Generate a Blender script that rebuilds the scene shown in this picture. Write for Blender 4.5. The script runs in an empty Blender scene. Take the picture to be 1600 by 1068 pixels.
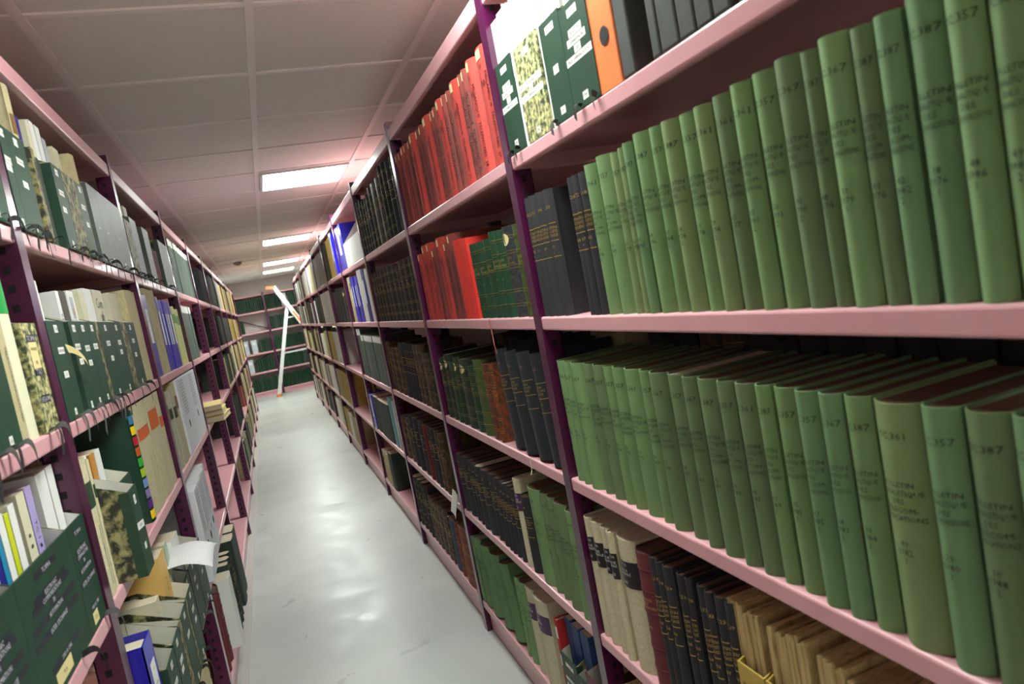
import bpy, math, random
from mathutils import Vector, Matrix
random.seed(11)
for _c in (bpy.data.objects, bpy.data.meshes, bpy.data.materials):
    for _o in list(_c): _c.remove(_o)
scene = bpy.context.scene
COL = scene.collection

# ---------------------------------------------------------------- camera
CAM_H = 1.4538
yaw, pitch, roll = 0.32329, -0.08836, -0.18926
cy, sy, cp, sp, cr, sr = math.cos(yaw), math.sin(yaw), math.cos(pitch), math.sin(pitch), math.cos(roll), math.sin(roll)
fwd = Vector((sy * cp, cy * cp, sp)); rgt = Vector((cy, -sy, 0)); upv = rgt.cross(fwd)
r2 = rgt * cr + upv * sr; u2 = upv * cr - rgt * sr
cam_data = bpy.data.cameras.new('camera'); cam = bpy.data.objects.new('camera', cam_data); COL.objects.link(cam)
m = Matrix.Identity(4)
for i in range(3): m[i][0] = r2[i]; m[i][1] = u2[i]; m[i][2] = -fwd[i]
m.translation = (0, 0, CAM_H)
cam.matrix_world = m
cam_data.sensor_width = 36; cam_data.lens = 25.13; cam_data.clip_start = .02
cam_data.dof.use_dof = True; cam_data.dof.focus_distance = 2.4; cam_data.dof.aperture_fstop = 5.6
scene.camera = cam

# ---------------------------------------------------------------- world, exposure
world = bpy.data.worlds.new('world'); scene.world = world; world.use_nodes = True
world.node_tree.nodes['Background'].inputs[0].default_value = (1, .97, .93, 1)
world.node_tree.nodes['Background'].inputs[1].default_value = 0.02
scene.view_settings.view_transform = 'Standard'; scene.view_settings.look = 'None'
scene.view_settings.exposure = 0.0; scene.view_settings.gamma = 1
try: scene.cycles.max_bounces = 8; scene.cycles.sample_clamp_indirect = 6
except Exception: pass
LAMP = 42.0          # strength of the fluorescent panels in the ceiling

# ---------------------------------------------------------------- layout (metres)
HC = 2.41; XR = .6173; XL = -.3942; RD = .40
YR, SR_, YL, SL_ = 1.6346, 1.2831, 1.5958, 1.2918
ZR = dict(A=1.7306, B=1.3477, C=.9474, D=.5441, E=.14); ZLv = dict(A=1.7191, B=1.3369, C=.968, D=.5321, E=.1361)
YW = 15.59; ZW = [1.755, 1.340, .908, .514, .106]
YEND = 13.2

# ---------------------------------------------------------------- materials
def srgb(c):
    return tuple((v / 255 / 12.92) if v / 255 <= .04045 else ((v / 255 + .055) / 1.055) ** 2.4 for v in c) + (1,)
MATS = {}
def mat(name, rgb, rough=.6, metal=0, spec=.5, emit=0, noise=0, scale=40, rgb2=None, bump=0, bscale=300, stretch=None, coat=0, ramp=(.35, .65)):
    if name in MATS: return MATS[name]
    mt = bpy.data.materials.new(name); mt.use_nodes = True; nt = mt.node_tree; b = nt.nodes['Principled BSDF']
    b.inputs['Base Color'].default_value = srgb(rgb); b.inputs['Roughness'].default_value = rough
    b.inputs['Metallic'].default_value = metal; b.inputs['Specular IOR Level'].default_value = spec
    b.inputs['Coat Weight'].default_value = coat; b.inputs['Coat Roughness'].default_value = .15
    if emit:
        b.inputs['Emission Color'].default_value = srgb(rgb); b.inputs['Emission Strength'].default_value = emit
    if rgb2 is not None or bump:
        tc = nt.nodes.new('ShaderNodeTexCoord'); mp = nt.nodes.new('ShaderNodeMapping'); nt.links.new(tc.outputs['Object'], mp.inputs[0])
        if stretch: mp.inputs['Scale'].default_value = stretch
    if rgb2 is not None:
        n = nt.nodes.new('ShaderNodeTexNoise'); n.inputs['Scale'].default_value = scale; n.inputs['Detail'].default_value = 5
        n.inputs['Roughness'].default_value = .6
        r = nt.nodes.new('ShaderNodeValToRGB'); r.color_ramp.elements[0].position = ramp[0]; r.color_ramp.elements[1].position = ramp[1]
        r.color_ramp.elements[0].color = srgb(rgb); r.color_ramp.elements[1].color = srgb(rgb2)
        nt.links.new(mp.outputs[0], n.inputs[0]); nt.links.new(n.outputs[0], r.inputs[0]); nt.links.new(r.outputs[0], b.inputs['Base Color'])
    if bump:
        n2 = nt.nodes.new('ShaderNodeTexNoise'); n2.inputs['Scale'].default_value = bscale; n2.inputs['Detail'].default_value = 2
        bp = nt.nodes.new('ShaderNodeBump'); bp.inputs['Strength'].default_value = bump; bp.inputs['Distance'].default_value = .001
        nt.links.new(mp.outputs[0], n2.inputs[0]); nt.links.new(n2.outputs[0], bp.inputs['Height']); nt.links.new(bp.outputs[0], b.inputs['Normal'])
    MATS[name] = mt; return mt

M_PINK = mat('pink_enamel', (222, 166, 172), .38, rgb2=(216, 158, 165), scale=6, coat=.2)
M_PURPLE = mat('purple_enamel', (76, 11, 58), .28, rgb2=(66, 8, 50), scale=5, coat=.3)
M_HOLE = mat('slot_shadow', (14, 4, 12), .9)
M_STEEL = mat('galvanised_steel', (150, 150, 150), .3, metal=.9)
M_FLOOR = None
M_PAPER = mat('page_paper', (222, 214, 190), .8, rgb2=(196, 180, 150), scale=60, stretch=(30, 1, 1), ramp=(.3, .7))
M_PAPERD = mat('aged_page_paper', (118, 86, 66), .85, rgb2=(86, 60, 48), scale=60, stretch=(30, 1, 1), ramp=(.3, .7))
M_WHITE = mat('white_paper', (232, 232, 228), .7)
M_LINER = mat('cream_liner', (215, 212, 196), .8)
M_INK = mat('dark_ink', (34, 48, 34), .7)
M_BLACKINK = mat('black_ink', (22, 20, 24), .6)
M_GOLD = mat('gilt', (200, 165, 80), .35, metal=.6)
M_WHITEINK = mat('white_ink', (215, 215, 225), .6)
M_LABEL = mat('white_label', (228, 228, 220), .6)
M_DLABEL = mat('black_label', (34, 34, 46), .5)
M_CREAMLABEL = mat('cream_label', (226, 210, 150), .6)
M_BLACKLEATHER = mat('black_title_patch', (24, 24, 28), .4)
M_PURPLEPATCH = mat('purple_title_patch', (66, 34, 74), .45)
M_RIBBON = mat('black_cotton_tape', (28, 27, 28), .9)
M_RIBBONG = mat('grey_cotton_tape', (72, 72, 70), .9)
M_MARBLE = mat('marbled_paper', (38, 42, 32), .6, rgb2=(158, 150, 104), scale=45, ramp=(.44, .62))
M_MARBLEY = mat('yellow_marbled_paper', (54, 68, 44), .6, rgb2=(222, 214, 150), scale=75, ramp=(.42, .64))
M_BOXGREEN = mat('dark_green_buckram', (30, 66, 46), .55, rgb2=(26, 56, 40), scale=12, bump=.2)
M_BOXGREY = mat('grey_green_buckram', (84, 92, 84), .5, rgb2=(72, 80, 72), scale=10, bump=.2)
def cloth(n, a, b, rough=.75): return mat(n, a, rough, rgb2=b, scale=9, bump=.35, bscale=700, stretch=(1, 1, .6))
CL = dict(
 sg=cloth('sage_green_cloth', (118, 151, 98), (102, 134, 86)), gg=cloth('grey_green_cloth', (106, 130, 88), (88, 112, 74)),
 yg=cloth('yellow_green_cloth', (126, 148, 98), (110, 134, 86)), bg=cloth('blue_green_cloth', (108, 144, 98), (96, 130, 88)),
 blk=cloth('black_cloth', (46, 46, 50), (34, 34, 38)), bkg=cloth('dull_black_cloth', (42, 41, 44), (30, 29, 32)),
 bkl=cloth('blue_black_cloth', (34, 40, 48), (26, 30, 38), .45), drd=cloth('dark_red_cloth', (134, 56, 50), (92, 46, 44)),
 red=cloth('red_cloth', (186, 66, 58), (160, 54, 50)), brt=cloth('bright_red_cloth', (224, 52, 38), (206, 44, 34)),
 dgn=cloth('dark_green_leather', (26, 66, 42), (20, 50, 34), .4), ovl=cloth('mottled_green_leather', (36, 56, 34), (24, 36, 26), .45),
 nav=mat('mottled_navy_board', (30, 34, 44), .5, rgb2=(74, 76, 66), scale=120, ramp=(.45, .7)), olv=cloth('olive_leather', (70, 88, 40), (56, 70, 30), .45),
 mot=mat('tortoise_board', (60, 44, 20), .5, rgb2=(128, 56, 32), scale=70, ramp=(.4, .6)), brn=mat('brown_leather', (46, 32, 22), .5, rgb2=(98, 74, 38), scale=50, stretch=(1, 1, .4), ramp=(.4, .68)),
 crm=mat('cream_canvas', (208, 200, 168), .8, rgb2=(188, 178, 146), scale=160, bump=.4), crp=mat('cream_canvas_light', (204, 196, 164), .8, rgb2=(184, 176, 146), scale=160, bump=.4),
 mar=cloth('maroon_cloth', (112, 42, 48), (98, 36, 42)), gln=cloth('fresh_green_cloth', (100, 134, 88), (86, 120, 76)),
 gwt=cloth('grey_sage_cloth', (92, 106, 92), (74, 88, 76)), dkg=cloth('blackish_green_cloth', (34, 44, 32), (22, 30, 22)), olk=cloth('olive_black_leather', (58, 62, 34), (40, 44, 24), .45),
 gdb=mat('gilt_tooled_leather', (30, 27, 20), .5, rgb2=(78, 66, 34), scale=160, stretch=(1, 1, .25), ramp=(.5, .75)),
 drb=cloth('oxblood_cloth', (112, 24, 22), (92, 20, 20)), bks=cloth('slate_blue_cloth', (58, 76, 104), (48, 64, 92)), rst=cloth('rust_cloth', (140, 78, 60), (120, 62, 48)),
 tan=mat('tan_paper_spine', (190, 180, 140), .8, rgb2=(170, 158, 120), scale=80, stretch=(8, 1, .5)), tno=mat('speckled_paper_spine', (196, 188, 152), .8, rgb2=(172, 164, 130), scale=140),
 tgl=mat('pale_speckled_spine', (186, 182, 156), .8, rgb2=(160, 156, 132), scale=140), crd=mat('cream_card_spine', (214, 206, 172), .8, rgb2=(198, 188, 152), scale=90),
 blu=mat('royal_blue_gloss', (34, 30, 190), .3, coat=.4), dbl=mat('deep_blue_gloss', (28, 48, 150), .3, coat=.3), wht=mat('white_gloss_card', (226, 228, 220), .45),
 gry=mat('grey_card', (150, 148, 140), .6), ylw=mat('yellowed_card', (196, 172, 92), .6, rgb2=(168, 140, 62), scale=40, stretch=(6, 1, .6)), ygn=mat('pale_yellow_card', (206, 208, 138), .6),
 gdk=cloth('dark_slate_green_cloth', (48, 64, 54), (38, 52, 44)), tea=mat('teal_gloss', (30, 124, 140), .4), gst=mat('cream_roll_card', (222, 218, 188), .6),
 wjr=mat('white_glossy_cover', (238, 240, 242), .35), rbw=mat('deep_green_cover', (6, 52, 34), .45), rbx=cloth('scarlet_cloth', (176, 30, 34), (160, 26, 30)),
)
M_BLUEBINDER = mat('blue_plastic', (24, 22, 176), .35, coat=.3)
M_ORANGE = mat('orange_card', (236, 130, 74), .5, rgb2=(226, 120, 66), scale=10)
M_CHAR = mat('charcoal_board', (66, 68, 66), .8, rgb2=(54, 56, 54), scale=20, bump=.4)
M_ARCHIVE = mat('archive_white_board', (214, 216, 220), .6)
M_YBOX = mat('mustard_card', (190, 162, 72), .6, rgb2=(178, 150, 64), scale=10)
M_PAPBUN = mat('newsprint_edges', (206, 182, 126), .85, rgb2=(150, 124, 78), scale=70, stretch=(12, 1, .25), ramp=(.35, .7))
M_MAROONBOX = mat('maroon_board', (84, 18, 34), .5)
M_FILEBLUE = mat('blue_file_edges', (52, 92, 150), .6, rgb2=(34, 62, 110), scale=70, stretch=(14, 1, .2))

# ---------------------------------------------------------------- mesh helpers
class MB:
    def __init__(s): s.v = []; s.f = []; s.m = []; s.mats = []
    def mi(s, mt):
        if mt not in s.mats: s.mats.append(mt)
        return s.mats.index(mt)
    def add(s, vs, fs, mt):
        o = len(s.v); s.v += [tuple(v) for v in vs]; i = s.mi(mt)
        for f in fs: s.f.append(tuple(o + a for a in f)); s.m.append(i)
        return s
    def box(s, x0, x1, y0, y1, z0, z1, mt):
        vs = [(x0, y0, z0), (x1, y0, z0), (x1, y1, z0), (x0, y1, z0), (x0, y0, z1), (x1, y0, z1), (x1, y1, z1), (x0, y1, z1)]
        return s.add(vs, [(3, 2, 1, 0), (4, 5, 6, 7), (0, 1, 5, 4), (1, 2, 6, 5), (2, 3, 7, 6), (3, 0, 4, 7)], mt)
    def prism(s, poly, z0, z1, mt):
        n = len(poly); vs = [(x, y, z0) for x, y in poly] + [(x, y, z1) for x, y in poly]
        return s.add(vs, [tuple(range(n - 1, -1, -1)), tuple(range(n, 2 * n))] + [(i, (i + 1) % n, n + (i + 1) % n, n + i) for i in range(n)], mt)
    def bar(s, p, q, r, mt, n=8):
        p = Vector(p); q = Vector(q); d = (q - p).normalized(); a = d.orthogonal().normalized(); b = d.cross(a)
        vs = []
        for c in (p, q):
            for i in range(n):
                t = 2 * math.pi * i / n; vs.append(c + a * math.cos(t) * r + b * math.sin(t) * r)
        return s.add(vs, [(i, (i + 1) % n, n + (i + 1) % n, n + i) for i in range(n)] + [tuple(range(n - 1, -1, -1)), tuple(range(n, 2 * n))], mt)
    def beam(s, p, q, w, t, side, mt):
        p = Vector(p); q = Vector(q); d = (q - p).normalized(); a = Vector(side).normalized(); a = (a - d * a.dot(d)).normalized(); b = d.cross(a)
        vs = [c + a * sx * w / 2 + b * sy_ * t / 2 for c in (p, q) for sx, sy_ in ((-1, -1), (1, -1), (1, 1), (-1, 1))]
        return s.add(vs, [(3, 2, 1, 0), (4, 5, 6, 7), (0, 1, 5, 4), (1, 2, 6, 5), (2, 3, 7, 6), (3, 0, 4, 7)], mt)
    def mesh(s, name):
        me = bpy.data.meshes.new(name); me.from_pydata(s.v, [], s.f)
        for mt in s.mats: me.materials.append(mt)
        me.polygons.foreach_set('material_index', s.m); me.update(); return me
    def build(s, name, parent=None, loc=(0, 0, 0), bevel=0, smooth=False):
        o = bpy.data.objects.new(name, s.mesh(name)); COL.objects.link(o); o.location = loc
        if parent is not None: o.parent = parent
        if smooth: o.data.polygons.foreach_set('use_smooth', [True] * len(o.data.polygons))
        if bevel:
            bv = o.modifiers.new('bevel', 'BEVEL'); bv.width = bevel; bv.segments = 2; bv.limit_method = 'ANGLE'
        return o
def empty(name, loc, rz=0, rx=0, ry=0):
    o = bpy.data.objects.new(name, None); COL.objects.link(o); o.location = loc; o.rotation_euler = (rx, ry, rz); o.empty_display_size = .05; return o
def tag(o, label=None, cat=None, group=None, kind=None):
    if label: o['label'] = label
    if cat: o['category'] = cat
    if group: o['group'] = group
    if kind: o['kind'] = kind
    return o

_TX = {}
def glyphs(s):
    """flat mesh of a line of text, centred, one unit tall capitals: (verts2d, faces, width)"""
    if s in _TX: return _TX[s]
    cu = bpy.data.curves.new('t', 'FONT'); cu.body = s; cu.resolution_u = 1; cu.size = 1.4
    ob = bpy.data.objects.new('t', cu); me = bpy.data.meshes.new_from_object(ob)
    vs = [(v.co.x, v.co.y) for v in me.vertices]; fs = [tuple(p.vertices) for p in me.polygons]
    bpy.data.objects.remove(ob); bpy.data.curves.remove(cu); bpy.data.meshes.remove(me)
    if vs:
        x0 = min(v[0] for v in vs); x1 = max(v[0] for v in vs)
        vs = [(v[0] - (x0 + x1) / 2, v[1] - .5) for v in vs]; w = x1 - x0
    else: w = 0
    _TX[s] = (vs, fs, w); return _TX[s]
def text(mb, s, x, z, size, maxw, mt, surf, off=.0007, bold=1.0):
    vs, fs, w = glyphs(s)
    if not vs: return
    k = size; kx = size * bold
    if w * kx > maxw: kx = maxw / w
    mb.add([(x + a * kx, surf(x + a * kx) - off, z + b * k) for a, b in vs], fs, mt)
def vtext(mb, s, x, z, size, mt, surf, off=.0007):
    vs, fs, w = glyphs(s)
    mb.add([(x + b * size, surf(x + b * size) - off, z - a * size) for a, b in vs], fs, mt)
ROWS = [
 ('R', 1, 'A', 'wjr,1.64,1.602,0.27 gbx,1.602,1.493,0.205 wht,1.493,1.472,0.3 mbx,1.472,1.343,0.199 wht,1.343,1.323,0.3 gbx,1.323,1.229,0.193 gbx,1.229,1.121,0.184 orb,1.121,1.041,0.32 dgb,1.041,1,0.3 gap,1,0.949,0 dgb,0.949,0.924,0.3 dgb,0.924,0.876,0.3 dgb,0.876,0.835,0.3 dgb,0.835,0.797,0.3 dgb,0.797,0.76,0.3'),
 ('R', 1, 'B', 'blk,1.607,1.561,0 blk,1.561,1.52,0 blk,1.52,1.481,0 blk,1.481,1.438,0 gap,1.438,1.34,0 blk,1.34,1.312,0 blk,1.312,1.289,0 blk,1.289,1.257,0 sg,1.257,1.215,0.287 sg,1.215,1.154,0.292 gap,1.154,1.145,0 yg,1.145,1.117,0.286 yg,1.117,1.094,0.288 bg,1.094,1.065,0.291 sg,1.065,1.013,0.297 sg,1.013,0.978,0.295 yg,0.978,0.933,0.294 sg,0.933,0.887,0.292 yg,0.887,0.847,0 gg,0.847,0.803,0'),
 ('R', 1, 'B', 'sg,0.801,0.762,0.295 sg,0.762,0.72,0.296 gg,0.72,0.675,0.298 gg,0.675,0.646,0.293 sg,0.646,0.602,0.296 gg,0.602,0.571,0.291 bg,0.571,0.537,0.291 bg,0.537,0.493,0.296 sg,0.493,0.454,0 sg,0.454,0.418,0 gg,0.418,0.38,0'),
 ('R', 1, 'C', 'sg,1.602,1.584,0 sg,1.584,1.533,0 sg,1.533,1.503,0 sg,1.503,1.437,0 gg,1.437,1.392,0 gg,1.392,1.336,0 sg,1.336,1.299,0 sg,1.299,1.254,0 sg,1.254,1.189,0 sg,1.189,1.149,0 gg,1.149,1.095,0 gg,1.095,1.036,0 gg,1.036,0.997,0'),
 ('R', 1, 'C', 'gg,0.997,0.94,0 gg,0.94,0.9,0 gg,0.9,0.852,0'),
 ('R', 1, 'C', 'sg,0.852,0.819,0 sg,0.819,0.77,0 bg,0.77,0.728,0 bg,0.728,0.689,0 sg,0.689,0.647,0 yg,0.647,0.582,0 bg,0.582,0.533,0 gg,0.533,0.482,0 bg,0.482,0.445,0'),
 ('R', 1, 'D', 'crm,1.616,1.558,0 crm,1.558,1.502,0 crm,1.502,1.462,0 crm,1.462,1.43,0 crm,1.43,1.349,0 mar,1.349,1.276,0 bkg,1.276,1.245,0'),
 ('R', 1, 'D', 'bkg,1.248,1.223,0 bkg,1.223,1.188,0 gap,1.188,1.17,0 bkg,1.17,1.146,0 bkg,1.146,1.125,0 gap,1.125,1.106,0 bkg,1.106,1.078,0 bkg,1.078,1.054,0 bkg,1.054,1.024,0 bkg,1.024,1,0 gap,1,0.974,0'),
 ('R', 1, 'D', 'ybx,1.032,0.928,0.16 ybx,0.928,0.822,0.16'),
 ('R', 1, 'E', 'pap,1.513,1.472,0.31 pap,1.472,1.413,0.3'),
 ('R', 2, 'A', 'drd,2.871,2.832,0 drd,2.832,2.793,0 red,2.793,2.7,0 drd,2.7,2.651,0 drd,2.651,2.601,0 red,2.601,2.507,0 drd,2.507,2.445,0 drd,2.445,2.383,0 red,2.383,2.265,0 drd,2.265,2.222,0 drd,2.222,2.179,0 red,2.179,2.095,0 drd,2.095,2.056,0 drd,2.056,2.017,0 red,2.017,1.914,0 drd,1.914,1.871,0 drd,1.871,1.829,0 red,1.829,1.758,0 red,1.758,1.64,0'),
 ('R', 2, 'B', 'red,2.849,2.77,0.264 red,2.77,2.687,0 red,2.687,2.599,0 drd,2.599,2.525,0.259 red,2.525,2.424,0 drd,2.424,2.359,0.265 drd,2.359,2.283,0 brt,2.283,2.202,0.257 brt,2.202,2.127,0.252 dgn,2.127,2.05,0.226 dgn,2.05,1.981,0.225 dgn,1.981,1.905,0.226 dgn,1.905,1.858,0.239 dgn,1.858,1.803,0.236 nav,1.803,1.722,0.238 olv,1.722,1.651,0.234'),
 ('R', 2, 'C', 'ovl,2.853,2.768,0.246 ovl,2.768,2.685,0.261 dgn,2.685,2.607,0 ovl,2.607,2.55,0.257 ovl,2.55,2.422,0.254 dgn,2.422,2.346,0 olv,2.346,2.256,0.259 mot,2.256,2.157,0.25 mot,2.157,2.123,0.254'),
 ('R', 2, 'C', 'bkl,2.047,1.939,0 bkl,1.939,1.847,0 bkl,1.847,1.745,0 bkl,1.745,1.657,0'),
 ('R', 2, 'D', 'blk,2.914,2.813,0 blk,2.813,2.713,0 blk,2.713,2.651,0 blk,2.651,2.602,0 blk,2.602,2.524,0 blk,2.524,2.448,0 blk,2.448,2.37,0 blk,2.37,2.308,0 bkg,2.308,2.272,0 bkg,2.272,2.234,0 bkg,2.234,2.192,0 bkg,2.192,2.137,0 crp,2.137,2.092,0 bkg,2.092,2.024,0 gap,2.024,2.008,0 sg,2.008,1.905,0 gg,1.905,1.852,0 gg,1.852,1.8,0 gg,1.8,1.716,0 sg,1.716,1.653,0'),
 ('R', 2, 'E', 'gln,2.978,2.911,0 gln,2.911,2.847,0 gln,2.847,2.75,0 gln,2.75,2.63,0 gln,2.63,2.498,0 gln,2.498,2.387,0 gap,2.387,2.344,0 sg,2.344,2.316,0 sg,2.316,2.244,0 crp,2.244,2.164,0 crp,2.164,2.047,0'),
 ('R', 2, 'E', 'rbx,1.971,1.945,0.29 gfb,1.945,1.832,0.2 gfb,1.832,1.764,0.18 mfb,1.764,1.657,0.22'),
 ('R', 3, 'A', 'dkg,4.173,4.087,0.3 dkg,4.087,4.001,0.3 dkg,4.001,3.915,0.28 dkg,3.915,3.815,0.28 dkg,3.815,3.701,0.28 olk,3.701,3.616,0.3 olk,3.616,3.469,0.3 olk,3.469,3.355,0.3 dkg,3.355,3.254,0.33 dkg,3.254,3.159,0.33 gap,3.159,3.14,0 blk,3.14,3.043,0.31 blk,3.043,2.944,0.31'),
 ('R', 3, 'B', 'gdb,4.275,4.2,0.28 gdb,4.2,4.124,0.28 gdb,4.124,4.025,0.269 gdb,4.025,3.943,0 gdb,3.943,3.849,0 gdb,3.849,3.737,0 gdb,3.737,3.629,0 gdb,3.629,3.506,0 gdb,3.506,3.391,0 gdb,3.391,3.293,0.26 gdb,3.293,3.173,0 gdb,3.173,3.069,0 gdb,3.069,2.971,0'),
 ('R', 3, 'C', 'brn,4.275,4.192,0.279 brn,4.192,4.108,0.279 brn,4.108,3.993,0 brn,3.993,3.859,0 brn,3.859,3.73,0 bkg,3.73,3.597,0.286 bkg,3.597,3.513,0 bkg,3.513,3.445,0 bkg,3.445,3.377,0 brn,3.377,3.286,0.284 brn,3.286,3.195,0.284 brn,3.195,3.054,0 dkg,3.054,2.972,0.257'),
 ('R', 3, 'D', 'brn,4.171,4.03,0 brn,4.03,3.91,0 bkg,3.91,3.781,0 bkg,3.781,3.663,0 bkg,3.663,3.527,0 drb,3.527,3.431,0 bkg,3.431,3.345,0 bkg,3.345,3.26,0 brn,3.26,3.184,0.285 brn,3.184,3.108,0.285'),
 ('R', 3, 'E', 'dkg,4.16,4.051,0 dkg,4.051,3.966,0 dkg,3.966,3.882,0 bkg,3.882,3.79,0 brn,3.79,3.727,0 brn,3.727,3.654,0 brn,3.654,3.577,0 brn,3.577,3.483,0 brn,3.483,3.38,0'),
 ('R', 3, 'E', 'brn,3.456,3.341,0.24 bks,3.341,3.201,0.25 rst,3.201,3.161,0.26 rst,3.161,2.968,0.27'),
 ('R', 4, 'A', 'blw,5.616,5.056,0.31 wlo,5.056,4.212,0.2'),
 ('R', 4, 'B', 'tan,5.352,5.259,0.327 tan,5.259,5.166,0.327 blu,5.166,5.058,0.314 blu,5.058,4.95,0.314 blu,4.95,4.855,0.313 blu,4.855,4.759,0.313 wht,4.759,4.66,0.337 wht,4.66,4.561,0.337 dbl,4.561,4.414,0.326 wht,4.414,4.302,0.322'),
 ('R', 4, 'C', 'gwt,5.411,5.318,0.353 gwt,5.318,5.224,0.353 gwt,5.224,5.095,0 gwt,5.095,4.971,0 gwt,4.971,4.837,0 gwt,4.837,4.75,0 gwt,4.75,4.663,0 gwt,4.663,4.539,0 gwt,4.539,4.425,0 gwt,4.425,4.278,0'),
 ('R', 4, 'D', 'blw,5.432,5.284,0.26 gdk,5.284,5.057,0.26 gdk,5.057,4.562,0.26 tea,4.562,4.369,0.32 wht,4.369,4.332,0.31 drb,4.332,4.206,0.31'),
 ('R', 4, 'E', 'tan,5.388,5.293,0.24 tan,5.293,5.199,0.24 tan,5.199,5.104,0.24 gdk,5.104,4.947,0.27'),
 ('R', 5, 'A', 'gry,7.929,7.832,0.3 gry,7.832,7.735,0.3 gry,7.735,7.638,0.3 gry,7.638,7.541,0.3 gry,7.541,7.444,0.3 gry,7.444,7.347,0.3 gry,7.347,7.25,0.3 gry,7.25,7.153,0.3 gry,7.153,7.056,0.3 gry,7.056,6.959,0.3 gry,6.959,6.862,0.3 gry,6.862,6.765,0.3 olk,6.765,6.672,0.32 olk,6.672,6.579,0.32 olk,6.579,6.487,0.32 olk,6.487,6.394,0.32 olk,6.394,6.301,0.32 ylw,6.301,6.217,0.32 ylw,6.217,6.134,0.32 ylw,6.134,6.05,0.32 ylw,6.05,5.966,0.32 ylw,5.966,5.883,0.32 blw,5.883,5.736,0.33'),
 ('R', 5, 'B', 'nav,6.624,6.343,0.27 nav,6.343,6.092,0.27 nav,6.092,5.86,0.26 nav,5.86,5.644,0.26'),
 ('R', 6, 'A', 'wht,10.081,9.992,0.31 wht,9.992,9.903,0.31 wht,9.903,9.814,0.31 wht,9.814,9.725,0.31 wht,9.725,9.635,0.31 wht,9.635,9.546,0.31 wht,9.546,9.457,0.31 wht,9.457,9.368,0.31 wht,9.368,9.279,0.31 wht,9.279,9.189,0.31 wht,9.189,9.1,0.31 wht,9.1,9.011,0.31 tan,9.011,8.923,0.31 tan,8.923,8.835,0.31 tan,8.835,8.747,0.31 tan,8.747,8.659,0.31 tan,8.659,8.571,0.31 tan,8.571,8.483,0.31 tan,8.483,8.395,0.31 gry,8.395,8.302,0.31 gry,8.302,8.209,0.31 gry,8.209,8.116,0.31 gry,8.116,8.022,0.31 gry,8.022,7.929,0.31'),
 ('R', 6, 'B', 'dkg,8.925,8.833,0.3 dkg,8.833,8.74,0.3 dkg,8.74,8.648,0.3 dkg,8.648,8.555,0.3 dkg,8.555,8.463,0.3 dkg,8.463,8.37,0.3 dkg,8.37,8.281,0.3 dkg,8.281,8.192,0.3 dkg,8.192,8.103,0.3 dkg,8.103,8.013,0.3 wht,8.013,7.921,0.31 wht,7.921,7.829,0.31 wht,7.829,7.736,0.31 wht,7.736,7.644,0.31 wht,7.644,7.552,0.31 wht,7.552,7.459,0.31 wht,7.459,7.367,0.31 wht,7.367,7.274,0.31 wht,7.274,7.182,0.31 wht,7.182,7.09,0.31 wht,7.09,6.997,0.31 wht,6.997,6.905,0.31 wht,6.905,6.813,0.31 wht,6.813,6.72,0.31'),
 ('R', 6, 'C', 'tan,8.46,8.369,0.31 tan,8.369,8.278,0.31 tan,8.278,8.187,0.31 tan,8.187,8.096,0.31 tan,8.096,8.006,0.31 ylw,8.006,7.908,0.31 ylw,7.908,7.811,0.31 ylw,7.811,7.714,0.31 ylw,7.714,7.617,0.31 ylw,7.617,7.52,0.31 ylw,7.52,7.423,0.31 wht,7.423,7.337,0.31 wht,7.337,7.252,0.31 wht,7.252,7.167,0.31 wht,7.167,7.082,0.31 wht,7.082,6.996,0.31 wht,6.996,6.911,0.31 wht,6.911,6.826,0.31'),
 ('R', 5, 'D', 'tan,8.132,8.042,0.3 tan,8.042,7.952,0.3 tan,7.952,7.862,0.3 tan,7.862,7.771,0.3 tan,7.771,7.681,0.3 tan,7.681,7.591,0.3 ylw,7.591,7.498,0.3 ylw,7.498,7.406,0.3 ylw,7.406,7.313,0.3 ylw,7.313,7.221,0.3 ylw,7.221,7.129,0.3 ylw,7.129,7.044,0.3 ylw,7.044,6.959,0.3 ylw,6.959,6.875,0.3 ylw,6.875,6.79,0.3 ylw,6.79,6.706,0.3'),
 ('R', 5, 'E', 'ylw,8.04,7.945,0.28 ylw,7.945,7.85,0.28 ylw,7.85,7.755,0.28 ylw,7.755,7.659,0.28 ylw,7.659,7.564,0.28 wht,7.564,7.472,0.27 wht,7.472,7.38,0.27 wht,7.38,7.288,0.27 tan,7.288,7.19,0.27 tan,7.19,7.092,0.27 tan,7.092,6.994,0.27 tan,6.994,6.897,0.27'),
 ('L', 0, 'A', 'gbx,1.345,1.42,0.205 gbx,1.42,1.543,0.205'),
 ('L', 1, 'A', 'gbx,1.539,1.643,0.205 gbx,1.643,1.76,0.205 tan,1.76,1.803,0.33 mbx,1.803,1.832,0.205 gdk,1.832,1.925,0.2 gap,1.925,1.96,0 gbx,1.96,2.054,0.205 mbx,2.054,2.186,0.205'),
 ('L', 1, 'A', 'gbx,2.182,2.278,0.205 tan,2.278,2.337,0.3 ggb,2.337,2.457,0.23 ggb,2.457,2.575,0.23 ggb,2.575,2.888,0.23'),
 ('L', 2, 'A', 'mbx,2.889,3.027,0.205 ggb,3.027,3.174,0.23 gdk,3.174,3.317,0.2 ggb,3.317,3.487,0.23'),
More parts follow.
